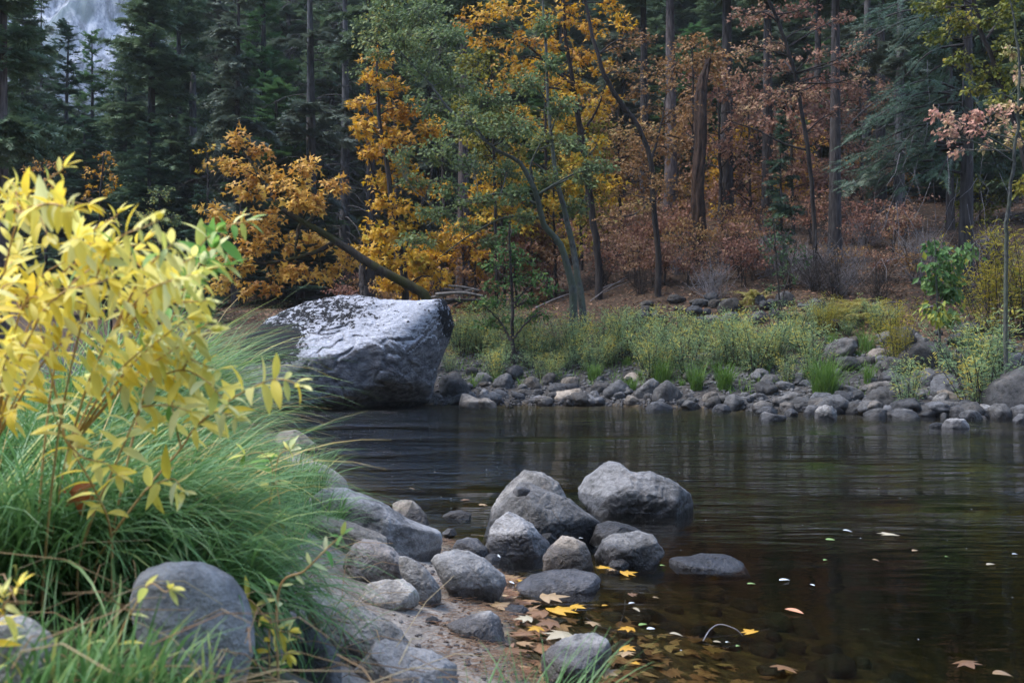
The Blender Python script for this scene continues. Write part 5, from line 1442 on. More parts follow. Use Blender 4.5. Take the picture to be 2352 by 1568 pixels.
broadleaf('dogwood_shrub', "pale salmon leaved shrub showing just above the yellow foreground leaves", 'shrub', 28.5,
          [([(255, 690), (250, 600), (240, 500)], [5, 4, 2])],
          [(215, 470, 34, 22), (255, 510, 36, 26), (235, 560, 40, 26), (260, 600, 40, 30), (195, 540, 30, 24)], 'dogwood', 'bark_dark', size=.10, T=T_DIAMOND, per=80, seed=43, hues=.75, spread=.6, wl=.6)
broadleaf('maple_tree', "dim orange maple low in the shade of the far left firs", 'tree', 38,
          [([(105, 560), (100, 460), (95, 360)], [7, 6, 3])],
          [(95, 350, 44, 26), (70, 385, 40, 24), (130, 380, 36, 30), (90, 420, 50, 26, -.1), (110, 460, 50, 26, -.15)], 'maple', 'bark_dark', size=.15, per=70, seed=44, hues=.2, spread=.8)
broadleaf('maple_tree', "small orange yellow maple between two slim firs at the left", 'tree', 37,
          [([(232, 560), (230, 460), (238, 360)], [6, 5, 3])],
          [(245, 355, 30, 20), (215, 400, 34, 24), (250, 395, 30, 24), (205, 440, 30, 22), (240, 440, 30, 26), (265, 420, 20, 20)], 'maple_yellow', 'bark_dark', size=.15, per=60, seed=45, hues=.2, spread=.8)
broadleaf('maple_tree', "thin yellow maple tip right of the broken topped grey trunk", 'tree', 40, [([(480, 560), (478, 460), (476, 340)], [6, 5, 3])],
          [(475, 345, 28, 24), (465, 385, 24, 26), (490, 380, 20, 24)], 'maple_yellow', 'bark_dark', size=.15, per=60, seed=46, hues=.6, spread=.8)

# glowing maples in the forest behind the big trunks
GL = [(1150, 430, "golden olive maple filling the space behind the alder crown", 'maple_yellow', .7), (1060, 520, "yellow maple low behind the left of the alder", 'maple_yellow', .45), (1220, 600, "rust leaved maple low behind the alder stems", 'tan_leaf', .3), (1270, 470, "olive yellow maple between the two alder stems", 'maple_yellow', .8), (960, 640, "yellow maple low behind the leaning mossy trunk", 'maple_yellow', .4),
      (1625, 400, "orange yellow maple glowing in the gap behind the broken snag", 'maple_yellow', .3), (1700, 380, "golden maple glowing in the gap right of the massive trunk", 'maple_yellow', .4),
      (1815, 370, "yellow maple glowing behind the slender salmon tree", 'maple_yellow', .35), (1880, 400, "orange maple half hidden by the scaly right trunk", 'maple', .4),
      (1345, 470, "yellow green maple in the shade right of the alder stems", 'maple_yellow', .8), (1560, 440, "orange maple in the shade behind the broad pinkish trunk", 'tan_leaf', .35),
      (1440, 520, "dim yellow maple behind the thin black leaning trunk", 'maple_yellow', .65), (1090, 620, "dim orange maple behind the log pile", 'tan_leaf', .2), (1180, 560, "dim reddish maple behind the alder stems", 'dogwood', .25), (2030, 380, "dull orange maple behind the layered fir boughs", 'maple', .2)]
for i, (x, y, lab, lf, hu) in enumerate(GL):
    Y = 43 + (i * 1.7) % 5 if x > 1300 else 36
    rr = np.random.RandomState(300 + i)
    cl = [(x + rr.uniform(-62, 62), y + rr.uniform(-85, 110), rr.uniform(32, 48), rr.uniform(26, 36)) for k in range(15)]
    broadleaf('maple_tree', lab, 'tree', Y, [([(x + 8, y + 190), (x + 3, y + 60), (x, y - 60)], [7, 6, 3])], cl, lf, 'bark_dark', size=.18, per=105, seed=310 + i, hues=hu, spread=1.3)

FILL = [(1130, 240, 'olive_leaf', .55, "olive leaved tree high behind the alder's left crown"), (1250, 250, 'maple_yellow', .6, "yellow maple high behind the alder's right stem"), (1420, 330, 'tan_leaf', .5, "tan leaved tree behind the thin black leaning trunk"),
        (1500, 440, 'tan_leaf', .35, "rusty tan tree low left of the broad pinkish trunk"), (1590, 200, 'tan_leaf', .45, "tan leaved tree high right of the broad pinkish trunk"), (1650, 260, 'dogwood', .45, "salmon leaved tree behind the massive trunk"), (1720, 350, 'dogwood', .55, "salmon leaved tree low behind the furrowed trunk"),
        (1815, 290, 'dogwood', .4, "dusky salmon tree behind the slender black trunk"), (1905, 320, 'dogwood', .3, "reddish tree behind the scaly right trunk"), (1975, 290, 'dogwood', .5, "salmon leaved tree between the scaly trunk and the layered fir"), (1010, 180, 'alder', .5, "green alder behind the top of the orange maple"), (900, 80, 'alder', .65, "light green leaved tree at the top left of the alder"), (2080, 560, 'tan_leaf', .25, "brownish tree under the layered fir boughs"), (2250, 520, 'olive_leaf', .4, "dull olive tree in the shade of the right edge"), (1330, 380, 'olive_leaf', .7, "olive yellow tree right of the alder stems")]
for i, (x, y, lf, hu, lab) in enumerate(FILL):
    Y = 35 + (i * 2.3) % 7
    rr = np.random.RandomState(400 + i)
    cl = [(x + rr.uniform(-75, 75), y + rr.uniform(-110, 130), rr.uniform(32, 50), rr.uniform(24, 34)) for k in range(25)]
    broadleaf('maple_tree' if 'maple' in lab else 'alder_tree' if 'alder' in lab[:11] else 'broadleaf_tree', lab, 'tree', Y, [([(x + 10, y + 330), (x + 4, y + 120), (x, y - 90)], [8, 7, 3])], cl, lf, 'bark_dark', size=.14, T=T_MAPLE3 if 'maple' in lf else T_DIAMOND, per=125, seed=410 + i, hues=hu, spread=1.3, wl=.75)

# ------------------------------------------------------------------ salmon dogwood undergrowth on the slope
def shrub_proto(name, seed, h, n_stems, leaf, bark, size, per, spread, wl=.6, T=T_DIAMOND, hues=.45, hang=.4):
    rg = np.random.RandomState(seed)
    root = bpy.data.objects.new(name, None)
    tr, cr = Geo(), Geo()
    for s in range(n_stems):
        a = rg.uniform(0, 6.28)
        top = np.array([np.cos(a) * spread * rg.uniform(.3, 1), np.sin(a) * spread * rg.uniform(.3, 1), h * rg.uniform(.6, 1)])
        st = smooth_path([[rg.normal(0, .08), rg.normal(0, .08), -.15], top * [.3, .3, .5], top], 8)
        v, f = tubes(st[None], np.linspace(.016, .004, 8)[None], 4)
        tr.add(v, f)
        for lay in range(5):
            u = rg.uniform(.35, 1.0)
            c = np.array([np.interp(u, np.linspace(0, 1, 8), st[:, k]) for k in range(3)])
            d = nrm(np.array([rg.normal(), rg.normal(), rg.uniform(-.1, .25)]))
            L = rg.uniform(.35, .8) * spread
            tw = np.stack([c, c + d * L * .5 + [0, 0, .05], c + d * L], 0)
            v, f = tubes(tw[None], np.array([[.006, .004, .002]]), 3)
            tr.add(v, f)
            n = int(per * rg.uniform(.6, 1.2))
            t = rg.uniform(.2, 1.05, n)[:, None]
            P = c + d * L * t + rg.normal(0, 1, (n, 3)) * [.16, .16, .06] * spread
            add_leaves(cr, T, P, d * .5 + rg.normal(0, .6, (n, 3)) + [0, 0, -hang], np.array([0, -.2, 1]) + rg.normal(0, .4, (n, 3)),
                       size * rg.uniform(.6, 1.2, n), size * wl, np.clip(hues + rg.normal(0, .09) + rg.normal(0, .17, n), 0, 1))
    a, b = tr.build('stem', M[bark], root), cr.build('foliage', M[leaf], root, smooth=False)
    for o in (a, b):
        C.objects.unlink(o)
    return root


def place(proto, xP, yP, Y, label, cat, group=None, scale=1.0, rz=None, by_ground=False):
    if Y is None:
        Y = ray_ground(xP, yP, 14)
    X = (xP - CX) / F * Y
    o = copy_tree(proto, (X, Y, gz(X, Y) - .03), rz if rz is not None else (xP * 2.3) % 6.28, scale, label, group)
    o["category"] = cat
    return o


DOG = [shrub_proto('dogwood_shrub', 50 + k, 2.4, 6, 'dogwood' if k < 3 else 'tan_leaf', 'bark_dark', .15, 17, 1.1, hues=[.40, .55, .28, .5][k]) for k in range(4)]
rgd = np.random.RandomState(8)
spots = [(1330, 610, "behind the alder stems"), (1400, 600, "behind the alder stems"), (1470, 610, "left of the broken snag"), (1540, 620, "left of the broken snag"), (1580, 660, "below the broken snag"), (1640, 650, "below the broken snag"),
         (1700, 640, "below the massive trunk"), (1740, 610, "below the massive trunk"), (1500, 660, "left of the broken snag"), (1440, 640, "left of the broken snag"), (1390, 660, "behind the alder stems"), (1620, 610, "below the broken snag"),
         (1860, 560, "between the furrowed and scaly trunks"), (1900, 520, "between the furrowed and scaly trunks"), (1960, 560, "right of the scaly trunk"), (2010, 540, "right of the scaly trunk"), (2080, 570, "right of the scaly trunk"), (1980, 610, "right of the scaly trunk"),
         (1680, 560, "below the massive trunk"), (1790, 540, "between the furrowed and scaly trunks"), (1250, 640, "behind the alder stems"), (1290, 590, "behind the alder stems"), (1100, 660, "by the log pile"), (1040, 640, "by the log pile"), (1560, 580, "left of the broken snag"), (2120, 540, "right of the scaly trunk"),
         (620, 690, "behind the great boulder"), (560, 695, "behind the great boulder"), (700, 680, "behind the great boulder"), (1500, 560, "left of the broken snag"), (1430, 560, "left of the broken snag"), (1350, 560, "behind the alder stems"), (1930, 600, "right of the scaly trunk")]
for i, (x, y, w) in enumerate(spots):
    if x > 1850 and i % 2:
        continue
    place(DOG[i % 4], x, y, None, "salmon leaved low dogwood on the slope " + w, 'shrub', "dogwoods " + w, rgd.uniform(.6, 1.05))

for i in range(52):
    x = rgd.uniform(1260, 2150) if i % 5 else rgd.uniform(480, 1120)
    y = rgd.uniform(470, 690) - (0 if x < 1500 else 30)
    Y = ray_ground(x, y, 14)
    if Y > 62 or Y < 28.5:
        Y = rgd.uniform(30, 56)
    w = "behind the great boulder" if x < 1120 else "behind the alder stems" if x < 1450 else "between the snag and the massive trunk" if x < 1750 else "around the scaly trunk"
    place(DOG[(i * 7) % 4], x, y, Y, "brownish leaved low brush on the slope " + w, 'shrub', "brush " + w, rgd.uniform(.4, .9))

# bare twiggy brush and loose stones on the slope
BARE = []
for k in range(2):
    rb = np.random.RandomState(80 + k)
    root = bpy.data.objects.new('bare_shrub', None)
    m = 34
    b = rb.normal(0, .12, (m, 3)) * [1, 1, 0]
    tip = np.stack([rb.normal(0, .6, m), rb.normal(0, .5, m), rb.uniform(.5, 1.7, m)], 1)
    v, f = tubes(np.stack([b, (b + tip) / 2 + rb.normal(0, .1, (m, 3)), tip], 1), np.tile([[.012, .008, .003]], (m, 1)), 3)
    g = Geo(); g.add(v, f)
    st = (b + tip)[:, None] * .5 * np.ones((1, 4, 1)) + rb.normal(0, .15, (m, 4, 3))
    st = st.reshape(-1, 3)
    v, f = tubes(np.stack([st, st + rb.normal(0, .12, st.shape) + [0, 0, .08], st + rb.normal(0, .3, st.shape) + [0, 0, .15]], 1), np.tile([[.006, .004, .002]], (len(st), 1)), 3)
    g.add(v, f)
    o = g.build('stem', M['twig_grey' if k else 'bark_dark'], root)
    C.objects.unlink(o)
    BARE.append(root)
for i in range(34):
    x, y = rgd.uniform(1080, 2280), rgd.uniform(560, 700)
    place(BARE[i % 2], x, y, None, "leafless twiggy brush on the slope " + ("left of the broken snag" if x < 1590 else "right of the broken snag"), 'shrub', "leafless brush " + ("left of the snag" if x < 1590 else "right of the snag"), rgd.uniform(.6, 1.25))
for i in range(44):
    x, y = rgd.uniform(1480, 1880), rgd.uniform(690, 770)
    Y = ray_ground(x, y, 14)
    cobble((x - CX) / F * Y, Y, rgd.uniform(.12, .38), "grey stone of the rubble lying uphill of the grey green willows", "rubble uphill of the willows", name="rubble_stone")

# ------------------------------------------------------------------ willows of the far bank
def willow_proto(seed, h, n, leaf, spread, per=55, lw=.16):
    rg = np.random.RandomState(seed)
    root = bpy.data.objects.new('willow_shrub', None)
    tr, cr = Geo(), Geo()
    a = rg.uniform(0, 6.28, n)
    rr = spread * rg.uniform(.1, 1, n) ** .7
    top = np.stack([np.cos(a) * rr, np.sin(a) * rr, h * rg.uniform(.55, 1.05, n)], 1)
    b0 = np.stack([np.cos(a) * rr * .35, np.sin(a) * rr * .35, np.full(n, -.1)], 1)
    top[:, :2] += rg.normal(0, .16 * h, (n, 2))
    mid = (b0 + top) / 2 - np.stack([np.cos(a) * rr * .22, np.sin(a) * rr * .22, 0 * a], 1) + rg.normal(0, .06, (n, 3)) + [0, 0, .12 * h]
    tt = np.linspace(0, 1, 6)[None, :, None]
    st = b0[:, None] * (1 - tt) ** 2 + 2 * mid[:, None] * tt * (1 - tt) + top[:, None] * tt ** 2
    v, f = tubes(st, np.tile(np.linspace(.011, .003, 6), (n, 1)), 4)
    tr.add(v, f)
    for s in range(n):
        m = int(per * rg.uniform(.6, 1.3))
        t = rg.uniform(.10, 1.0, m) ** .85
        P = np.stack([np.interp(t, np.linspace(0, 1, 6), st[s, :, k]) for k in range(3)], 1)
        d = nrm(rg.normal(0, 1, (m, 3)) * [1, 1, .3])
        P = P + d * rg.uniform(0, .16, m)[:, None]
        D = d + np.array([0, 0, .30]) + rg.normal(0, .4, (m, 3))
        hue = np.clip(rg.normal(.34, .12) + .34 * (t - .6) + rg.normal(0, .16, m) + (rg.rand() < .25) * .3, 0, 1)
        L = rg.uniform(.08, .15, m)
        add_leaves(cr, T_DIAMOND, P, D, rg.normal(0, 1, (m, 3)) + [0, 0, .6], L, L * lw / .1 * .1, hue)
    x, y = tr.build('stem', M['bark_dark'], root), cr.build('foliage', M[leaf], root, smooth=False)
    for o in (x, y):
        C.objects.unlink(o)
    return root


WIL = [willow_proto(60 + k, 1.55, 22, 'willow', .75, 62, .17) for k in range(4)]
WILY = [willow_proto(70 + k, 2.3, 30, 'willow_yellow', 1.0, 80, .17) for k in range(2)]
rgw = np.random.RandomState(12)
k = 0
for (x0, x1, ylo, yhi, n, lab, cat) in [
    (1030, 1160, 790, 878, 11, "yellow green narrow leaved willow between the great boulder and the alder sapling", "willows left of the alder sapling"),
    (1180, 1330, 785, 880, 13, "yellow green narrow leaved willow just right of the alder sapling", "willows right of the alder sapling"),
    (1330, 1500, 785, 880, 12, "narrow leaved willow above the pale flat slab", "willows above the pale flat slab"),
    (1500, 1680, 790, 876, 11, "grey green willow above the tilted rocks of the far shore", "willows above the tilted rocks"),
    (1680, 1870, 785, 880, 13, "grey green willow left of the biggest far sedge tuft", "willows left of the biggest far tuft"),
    (1870, 2060, 735, 775, 7, "thin yellow green willow high on the rocky right slope", "willows of the rocky right slope")]:
    for i in range(n):
        xP = x0 + (x1 - x0) * (i + rgw.uniform(.1, .9)) / n
        yP = rgw.uniform(ylo, yhi)
        place(WIL[k % 4], xP, yP, None, lab, 'shrub', cat, rgw.choice([rgw.uniform(.4, .6), rgw.uniform(.65, .95)]) * (.8 if x0 > 1850 else 1))
        k += 1
place(WILY[0], 2280, 775, None, "large yellow willow bush beside the cottonwood at the right", 'shrub', None, 1.15)
place(WILY[1], 2365, 770, None, "yellow willow bush cut by the right edge of the photo", 'shrub', None, 1.25)
place(WILY[0], 2065, 770, 23.5, "thin yellow leaved willow on the rocks left of the cottonwood", 'shrub', None, .7)
place(WILY[1], 1900, 770, 26, "low yellow leaved willow among pale ferns", 'shrub', None, .5)
place(WIL[1], 2245, 880, 20.6, "grey green willow standing in the right rock field", 'shrub', None, 1.0)
place(WIL[2], 2295, 830, 21.5, "dense grey willow under the large yellow willow bush", 'shrub', None, 1.15)
place(WIL[3], 2085, 885, 20.6, "small thin willow stem clump left of the whale backed boulder", 'shrub', None, .75)
place(WIL[0], 2210, 800, 22, "grey green willow left of the large yellow willow bush", 'shrub', None, .9)

# ferns
def fern_proto(seed):
    rg = np.random.RandomState(seed)
    root = bpy.data.objects.new('fern', None)
    g = Geo()
    n = 11
    a = rg.uniform(0, 6.28, n)
    for i in range(n):
        L = rg.uniform(.5, .9)
        t = np.linspace(.15, 1, 16)
        d = np.array([np.cos(a[i]), np.sin(a[i]), 0])
        P = d * (L * t)[:, None] + np.stack([0 * t, 0 * t, L * (.9 * t - .65 * t * t)], 1)
        s = np.cross(d, [0, 0, 1])
        for sg in (1, -1):
            add_leaves(g, T_DIAMOND, P, sg * s + .35 * d + rg.normal(0, .1, (16, 3)), np.tile([0, 0, 1.], (16, 1)), .26 * L * (1.08 - t), .055, np.clip(rg.normal(.5, .2, 16), 0, 1))
    o = g.build('frond', M['fern'], root, smooth=False)
    C.objects.unlink(o)
    return root


FERN = [fern_proto(1), fern_proto(2)]
for i, (x, y) in enumerate([(1850, 740), (1880, 725), (1915, 735), (1945, 720), (1985, 735), (1900, 750), (1870, 760), (1960, 705), (1740, 690), (1715, 705), (1935, 745), (2010, 715)]):
    place(FERN[i % 2], x, y, None, "pale tan bracken fern on the rocky right slope" if x > 1800 else "pale green bracken fern left of the deep green shrub", 'fern', "tan ferns on the rocky slope" if x > 1800 else "ferns left of the deep green shrub", 1.15)

# far bank sedge tufts
def blades(rg, n, L, base_r, lean, bend, width, seg=7, root=(0, 0, 0), drift=(0, 0), hue=(.4, .18), az=None, elev=None):
    """arching blades: returns verts, faces, rnd"""
    a = rg.uniform(0, 6.28, n) if az is None else az
    rr = base_r * np.sqrt(rg.uniform(0, 1, n))
    b = rg.uniform(0, 6.28, n)
    x0, y0 = np.cos(b) * rr, np.sin(b) * rr
    l = L * rg.uniform(.4, 1.15, n)
    t = np.linspace(0, 1, seg + 1)
    th0 = np.abs(rg.normal(0, lean, n))
    th1 = bend * rg.uniform(.5, 1.25, n)
    th = th0[:, None] + th1[:, None] * t[None] ** 1.4
    ds = l[:, None] / seg
    h = np.cumsum(np.sin(th) * ds, 1) - np.sin(th[:, :1]) * ds
    z = np.cumsum(np.cos(th) * ds, 1) - np.cos(th[:, :1]) * ds
    dx, dy = np.cos(a), np.sin(a)
    P = np.stack([x0[:, None] + dx[:, None] * h + drift[0] * (t ** 2)[None] * l[:, None], y0[:, None] + dy[:, None] * h + drift[1] * (t ** 2)[None] * l[:, None], z], -1)
    wig = rg.normal(0, .02, (n, 1, 3)) * l[:, None, None] * np.sin(t * 5)[None, :, None]
    P = P + wig + np.asarray(root)
    if elev is not None:
        P[..., 2] += elev(P[:, 0, 0], P[:, 0, 1])[:, None]
    T = nrm(np.gradient(P, axis=1))
    roll = rg.uniform(-1, 1, (n, 1, 1))
    S = np.stack([-dy, dx, 0 * dx], 1)[:, None, :] + roll * np.array([0, 0, .6]) + roll * T * .2
    S = nrm(np.cross(T, np.cross(S, T)))
    w = width * rg.uniform(.55, 1.55, n)[:, None] * (1 - .9 * t ** 2.2)[None] * .5
    V = np.stack([P - S * w[..., None], P + S * w[..., None]], 2)
    idx = np.arange(n * (seg + 1) * 2).reshape(n, seg + 1, 2)
    f = np.stack([idx[:, :-1, 0], idx[:, :-1, 1], idx[:, 1:, 1], idx[:, 1:, 0]], -1).reshape(-1, 4)
    r = np.clip(rg.normal(hue[0], hue[1], n), 0, 1)
    return V.reshape(-1, 3), f, np.repeat(r, (seg + 1) * 2)


def tuft_px(x, y, w, h, label, n=260, mat='sedge_far', Y=None, group=None):
    Y = ray_ground(x, y, 14) if Y is None else Y
    X = (x - CX) / F * Y
    rg = np.random.RandomState(int(x))
    h = h * 1.05
    g = Geo()
    v, f, r = blades(rg, n, h * Y / F * 1.12, w * .28 * Y / F, .22, .75, .012, 5)
    g.add(v, f, r)
    o = g.build('sedge_tuft', M[mat])
    o.location = (X, Y, gz(X, Y) - .02)
    tag(o, label, 'grass tuft', group)


tuft_px(1895, 912, 90, 95, "biggest sedge tuft on the far shore with bluish green arching blades", 520)
tuft_px(1600, 895, 50, 60, "green sedge tuft right of the leaning grey rock", 260)
tuft_px(1665, 895, 55, 65, "green sedge tuft above the small grey shore stones", 300)
tuft_px(1520, 878, 70, 55, "pale green sedge tuft above the tilted long boulder", 320)
tuft_px(1995, 880, 36, 50, "thin yellow green sedge tuft right of the biggest one", 120)
tuft_px(1365, 872, 50, 40, "pale grass tuft behind the square topped rocks", 200)
tuft_px(2255, 850, 70, 85, "tall grass tuft among the right hand willows", 260)
tuft_px(1910, 800, 40, 40, "small yellow green tuft by the dark mossy boulder", 140)
tuft_px(1104, 880, 14, 26, "tiny bright grass tuft behind the low dark rock", 60)
tuft_px(1450, 895, 40, 30, "short grass tuft at the edge of the tilted dark boulder", 120)
tuft_px(1990, 805, 60, 50, "faint green tuft beside the tan flat boulder", 140)

rgt = np.random.RandomState(66)
for i in range(22):
    x = rgt.uniform(1060, 2330)
    tuft_px(x, rgt.uniform(835, 905) - (60 if x > 1900 else 0) * rgt.rand(), rgt.uniform(14, 34), rgt.uniform(14, 30), "small green grass tuft growing between the far shore rocks", int(rgt.uniform(40, 110)), group="grass between the far shore rocks")

# fallen leaves over the forest floor and dead sticks
def litter():
    rg = np.random.RandomState(91)
    n = 42000
    Y = 24 + 30 * rg.rand(n) ** 1.2
    X = rg.uniform(-.32, .56, n) * Y
    df = Y - np.interp(X, FAR_X, FAR_Y)
    ok = (df > 3.2 + rg.rand(n) * 4)
    X, Y = X[ok], Y[ok]
    Z = ground_z(X, Y) + .015
    n = len(X)
    g = Geo()
    add_leaves(g, T_MAPLE3, np.stack([X, Y, Z], 1), rg.normal(0, 1, (n, 3)) * [1, 1, .2], np.array([0, -.3, 1]) + rg.normal(0, .35, (n, 3)), rg.uniform(.08, .17, n), rg.uniform(.08, .15, n), np.clip(rg.normal(.3, .2, n), 0, 1))
    o = g.build('fallen_leaves', M['fallen'], smooth=False)
    tag(o, "brown and orange fallen leaves covering the forest slope", 'leaves', kind='stuff')


M['fallen'] = leaf_mat("fallen_leaf_brown", [(0, (.07, .038, .024)), (.4, (.23, .115, .065)), (.7, (.36, .205, .12)), (1, (.44, .30, .17))], trans=.1)
litter()


def stick(label, pts, Y, w, mat='driftwood', name='log', cat='log', dY=0.0, group=None, k=8, taper=.6):
    P = smooth_path([at(x, y, Y + dY * i) for i, (x, y) in enumerate(pts)], 12)
    r = np.linspace(w, w * taper, 12) * .5 * Y / F * (1 + .1 * np.random.RandomState(int(pts[0][0])).normal(size=12))
    v, f = tubes(P[None], r[None], k)
    n = len(v)
    caps = np.stack([np.arange(k)[::-1], n - k + np.arange(k)])
    o = mesh_obj(name, v, [f, caps], M[mat])
    tag(o, label, cat, group)
    return o


stick("long pale driftwood pole lying across the rocks right of the biggest sedge tuft", cB(1030, 527, 1130, 520, 1240, 508, 1352, 500), 21.6, 5.5, dY=.05)
for i, (pts, w) in enumerate([([(990, 694), (1040, 688), (1110, 690)], 9), ([(1000, 676), (1060, 672), (1110, 680)], 8), ([(1020, 664), (1075, 672), (1120, 686)], 8), ([(985, 684), (1030, 676), (1090, 664)], 6), ([(1010, 700), (1060, 690), (1125, 698)], 10), ([(1030, 656), (1070, 660), (1105, 668)], 6), ([(1040, 705), (1080, 680), (1100, 655)], 5)]):
    stick("weathered log in the driftwood pile behind the great boulder", pts, 29.2 + i * .12, w, 'driftwood' if i % 2 else 'bark', group="logs of the driftwood pile")
rgk = np.random.RandomState(19)
for i in range(46):
    x, y = rgk.uniform(1040, 2200), rgk.uniform(600, 715)
    Y = ray_ground(x, y, 14)
    if Y > 60:
        continue
    b = np.array([(x - CX) / F * Y, Y, 0]); b[2] = gz(b[0], Y)
    a = rgk.uniform(-.9, .9); L = rgk.uniform(.5, 1.8)
    d = np.array([math.cos(a), math.sin(a) * .5, rgk.uniform(-.05, .55)]) * L
    Pk = smooth_path([b + [0, 0, .03], b + d * .5 + [0, 0, .08], b + d + [0, 0, rgk.uniform(0, .15)]], 8)
    v, f = tubes(Pk[None], np.linspace(.022, .006, 8)[None] * rgk.uniform(.5, 1.4), 5)
    tag(mesh_obj('dead_branch', v, f, M['twig_grey' if i % 3 else 'bark_dark']), "thin dead branch lying in the leaf litter of the slope", 'branch', "dead branches on the slope")
stick("pale dead branch lying on the slope left of the broken snag", [(1480, 548), (1515, 560), (1552, 577)], 37, 5, 'twig_grey', 'dead_branch', 'branch')
stick("dark fallen log on the slope behind the scaly trunk", [(1935, 510), (1990, 500), (2075, 468)], 40, 20, 'bark_dark')
stick("thin white stick on the slope among the ferns", cB(740, -140, 790, -146, 850, -150), 27.5, 3, 'twig_grey', 'stick', 'stick')
stick("thin pale stick lying at the waterline below the dark rocks on the right", cB(1320, 568, 1380, 580, 1450, 592), 21.0, 2.2, 'twig_grey', 'stick', 'stick')
stick("pale wet stick floating at the left foot of the far shore rocks", cA(970, 434, 1010, 434, 1055, 430), 23.0, 2.5, 'twig_grey', 'stick', 'stick')
stick("pale bare branch lying on top of the great boulder", [(757, 684), (790, 682), (822, 676)], 23.6, 3, 'twig_grey', 'dead_branch', 'branch')

# ------------------------------------------------------------------ foreground sedge
def near_clump(label, x, y, Y, L, n, drift, bend=1.3, lean=.3, base=.16, width=.0075, hue=(.42, .2), seed=0, mat='sedge', seg=9, name='sedge_clump', group=None):
    """one clump of arching sedge; (x, y, Y): photo pixel and distance of its foot"""
    rg = np.random.RandomState(500 + seed)
    X = (x - CX) / F * Y
    z = gz(X, Y) if y is None else at(x, y, Y)[2]
    g = Geo()
    # most blades fall the way the clump leans
    a0 = math.atan2(drift[1], drift[0])
    az = a0 + np.where(rg.rand(n) < .2, rg.normal(0, 2.2, n), rg.normal(0, .95, n))
    v, f, r = blades(rg, n, L, base, lean, bend, width, seg, drift=(drift[0] * .10, drift[1] * .10), hue=hue, az=az)
    g.add(v, f, r)
    o = g.build(name, M[mat])
    o.location = (X, Y, z - .03)
    tag(o, label, 'sedge', group)
    return o


SEDGE = [
    # big cascade that pours over the boulder towards the water
    ("big cascading sedge clump arching right over the rounded grey boulder", 300, None, 3.2, .92, 1700, (1.0, -.35), 1.75, .30, .22, 1),
    ("dark green sedge clump behind the rounded grey boulder", 200, None, 3.1, .8, 800, (.9, -.2), 1.5, .3, .2, 2),
    ("sedge clump leaning to the water above the long sloping slab", 240, None, 4.2, 1.0, 1200, (1.0, -.1), 1.45, .28, .24, 3),
    ("sedge clump with golden tips hanging over the waterline rocks", 275, None, 5.4, 1.05, 1100, (1.0, .05), 1.45, .28, .26, 4),
    ("far sedge clump with long golden blades crossing in front of the great boulder", 270, None, 6.4, 1.25, 1000, (1.0, .1), 1.35, .25, .3, 5),
    ("sedge clump behind the yellow leaves left of the great boulder", 300, None, 5.6, 1.25, 1100, (.8, .1), 1.1, .3, .3, 6),
    ("bluish green sedge clump under the yellow stems", 170, None, 3.1, .85, 1200, (.6, -.4), 1.25, .35, .24, 7),
    ("broad bladed sedge clump at the left edge under the yellow leaves", 20, None, 2.9, .8, 1000, (.5, -.5), 1.15, .35, .24, 8),
    ("sedge clump in the middle of the bank under the yellow leaves", 300, None, 3.9, 1.0, 1300, (.8, -.2), 1.3, .32, .26, 9),
    ("sedge clump at the left edge higher up the bank", 60, None, 4.0, 1.0, 1100, (.6, -.3), 1.2, .35, .3, 10),
    ("sedge clump trailing over the pale low slab", 470, None, 3.75, .5, 350, (1.0, -.5), 1.5, .3, .16, 11),
    ("rear sedge clump high on the bank at the left", 220, None, 5.0, 1.2, 1200, (.7, 0), 1.1, .3, .3, 12),
    ("sedge clump beside the dark leaning slab", 455, None, 2.95, .74, 800, (.9, -.55), 1.7, .3, .12, 13),
    ("thin golden sedge clump at the water's edge nearest the great boulder", 450, None, 7.2, .8, 360, (1.0, .0), 1.35, .25, .22, 14),
]
for lab, x, y, Y, L, n, dr, bend, lean, base, sd in SEDGE:
    near_clump(lab, x, y, Y, L * (.78 if Y < 5 else .9), n, dr, bend * 1.35, lean, base, seed=sd, hue=(.40 if Y < 4.5 else .55, .2))
for i, (lab, x, Y, L, n) in enumerate([("loose long golden sedge blades arching in front of the great boulder", 330, 6.0, 1.2, 170), ("loose golden sedge blades drooping to the water below the great boulder", 390, 5.2, .95, 140),
                                      ("loose golden blades over the pinkish waterline rocks", 470, 5.9, .75, 110), ("stray straw coloured blades in the middle of the cascading sedge", 330, 3.5, .85, 160), ("stray straw coloured blades among the left edge sedge", 90, 3.2, .8, 150)]):
    near_clump(lab, x, None, Y, L, n, (1, 0), 1.55, .3, .22, width=.007, hue=(.88, .09), seed=70 + i, name='sedge_clump')
# short grass in the bottom corner, in front of the boulders
near_clump("bright grass tuft at the bottom edge before the corner boulder", 170, None, 2.05, .23, 260, (.2, -.2), .9, .3, .2, hue=(.55, .2), seed=31, name='grass_tuft')
near_clump("thin grass tuft at the bottom edge before the rounded grey boulder", 330, None, 2.0, .2, 120, (.3, -.1), .9, .3, .16, hue=(.6, .2), seed=32, name='grass_tuft')
near_clump("green grass tuft at the bottom middle before the angular dark rock", 1130, None, 2.75, .33, 260, (.3, .0), .95, .35, .15, width=.006, hue=(.35, .12), seed=33, name='grass_tuft')
near_clump("green grass tuft at the bottom just right of the middle with long arching blades", 1225, None, 2.8, .46, 130, (.5, .1), 1.0, .3, .13, width=.006, hue=(.35, .12), seed=34, name='grass_tuft')
near_clump("low grass tuft at the very bottom under the angular dark rock", 1030, None, 2.45, .2, 200, (.2, 0), .9, .4, .2, hue=(.35, .12), seed=35, name='grass_tuft')
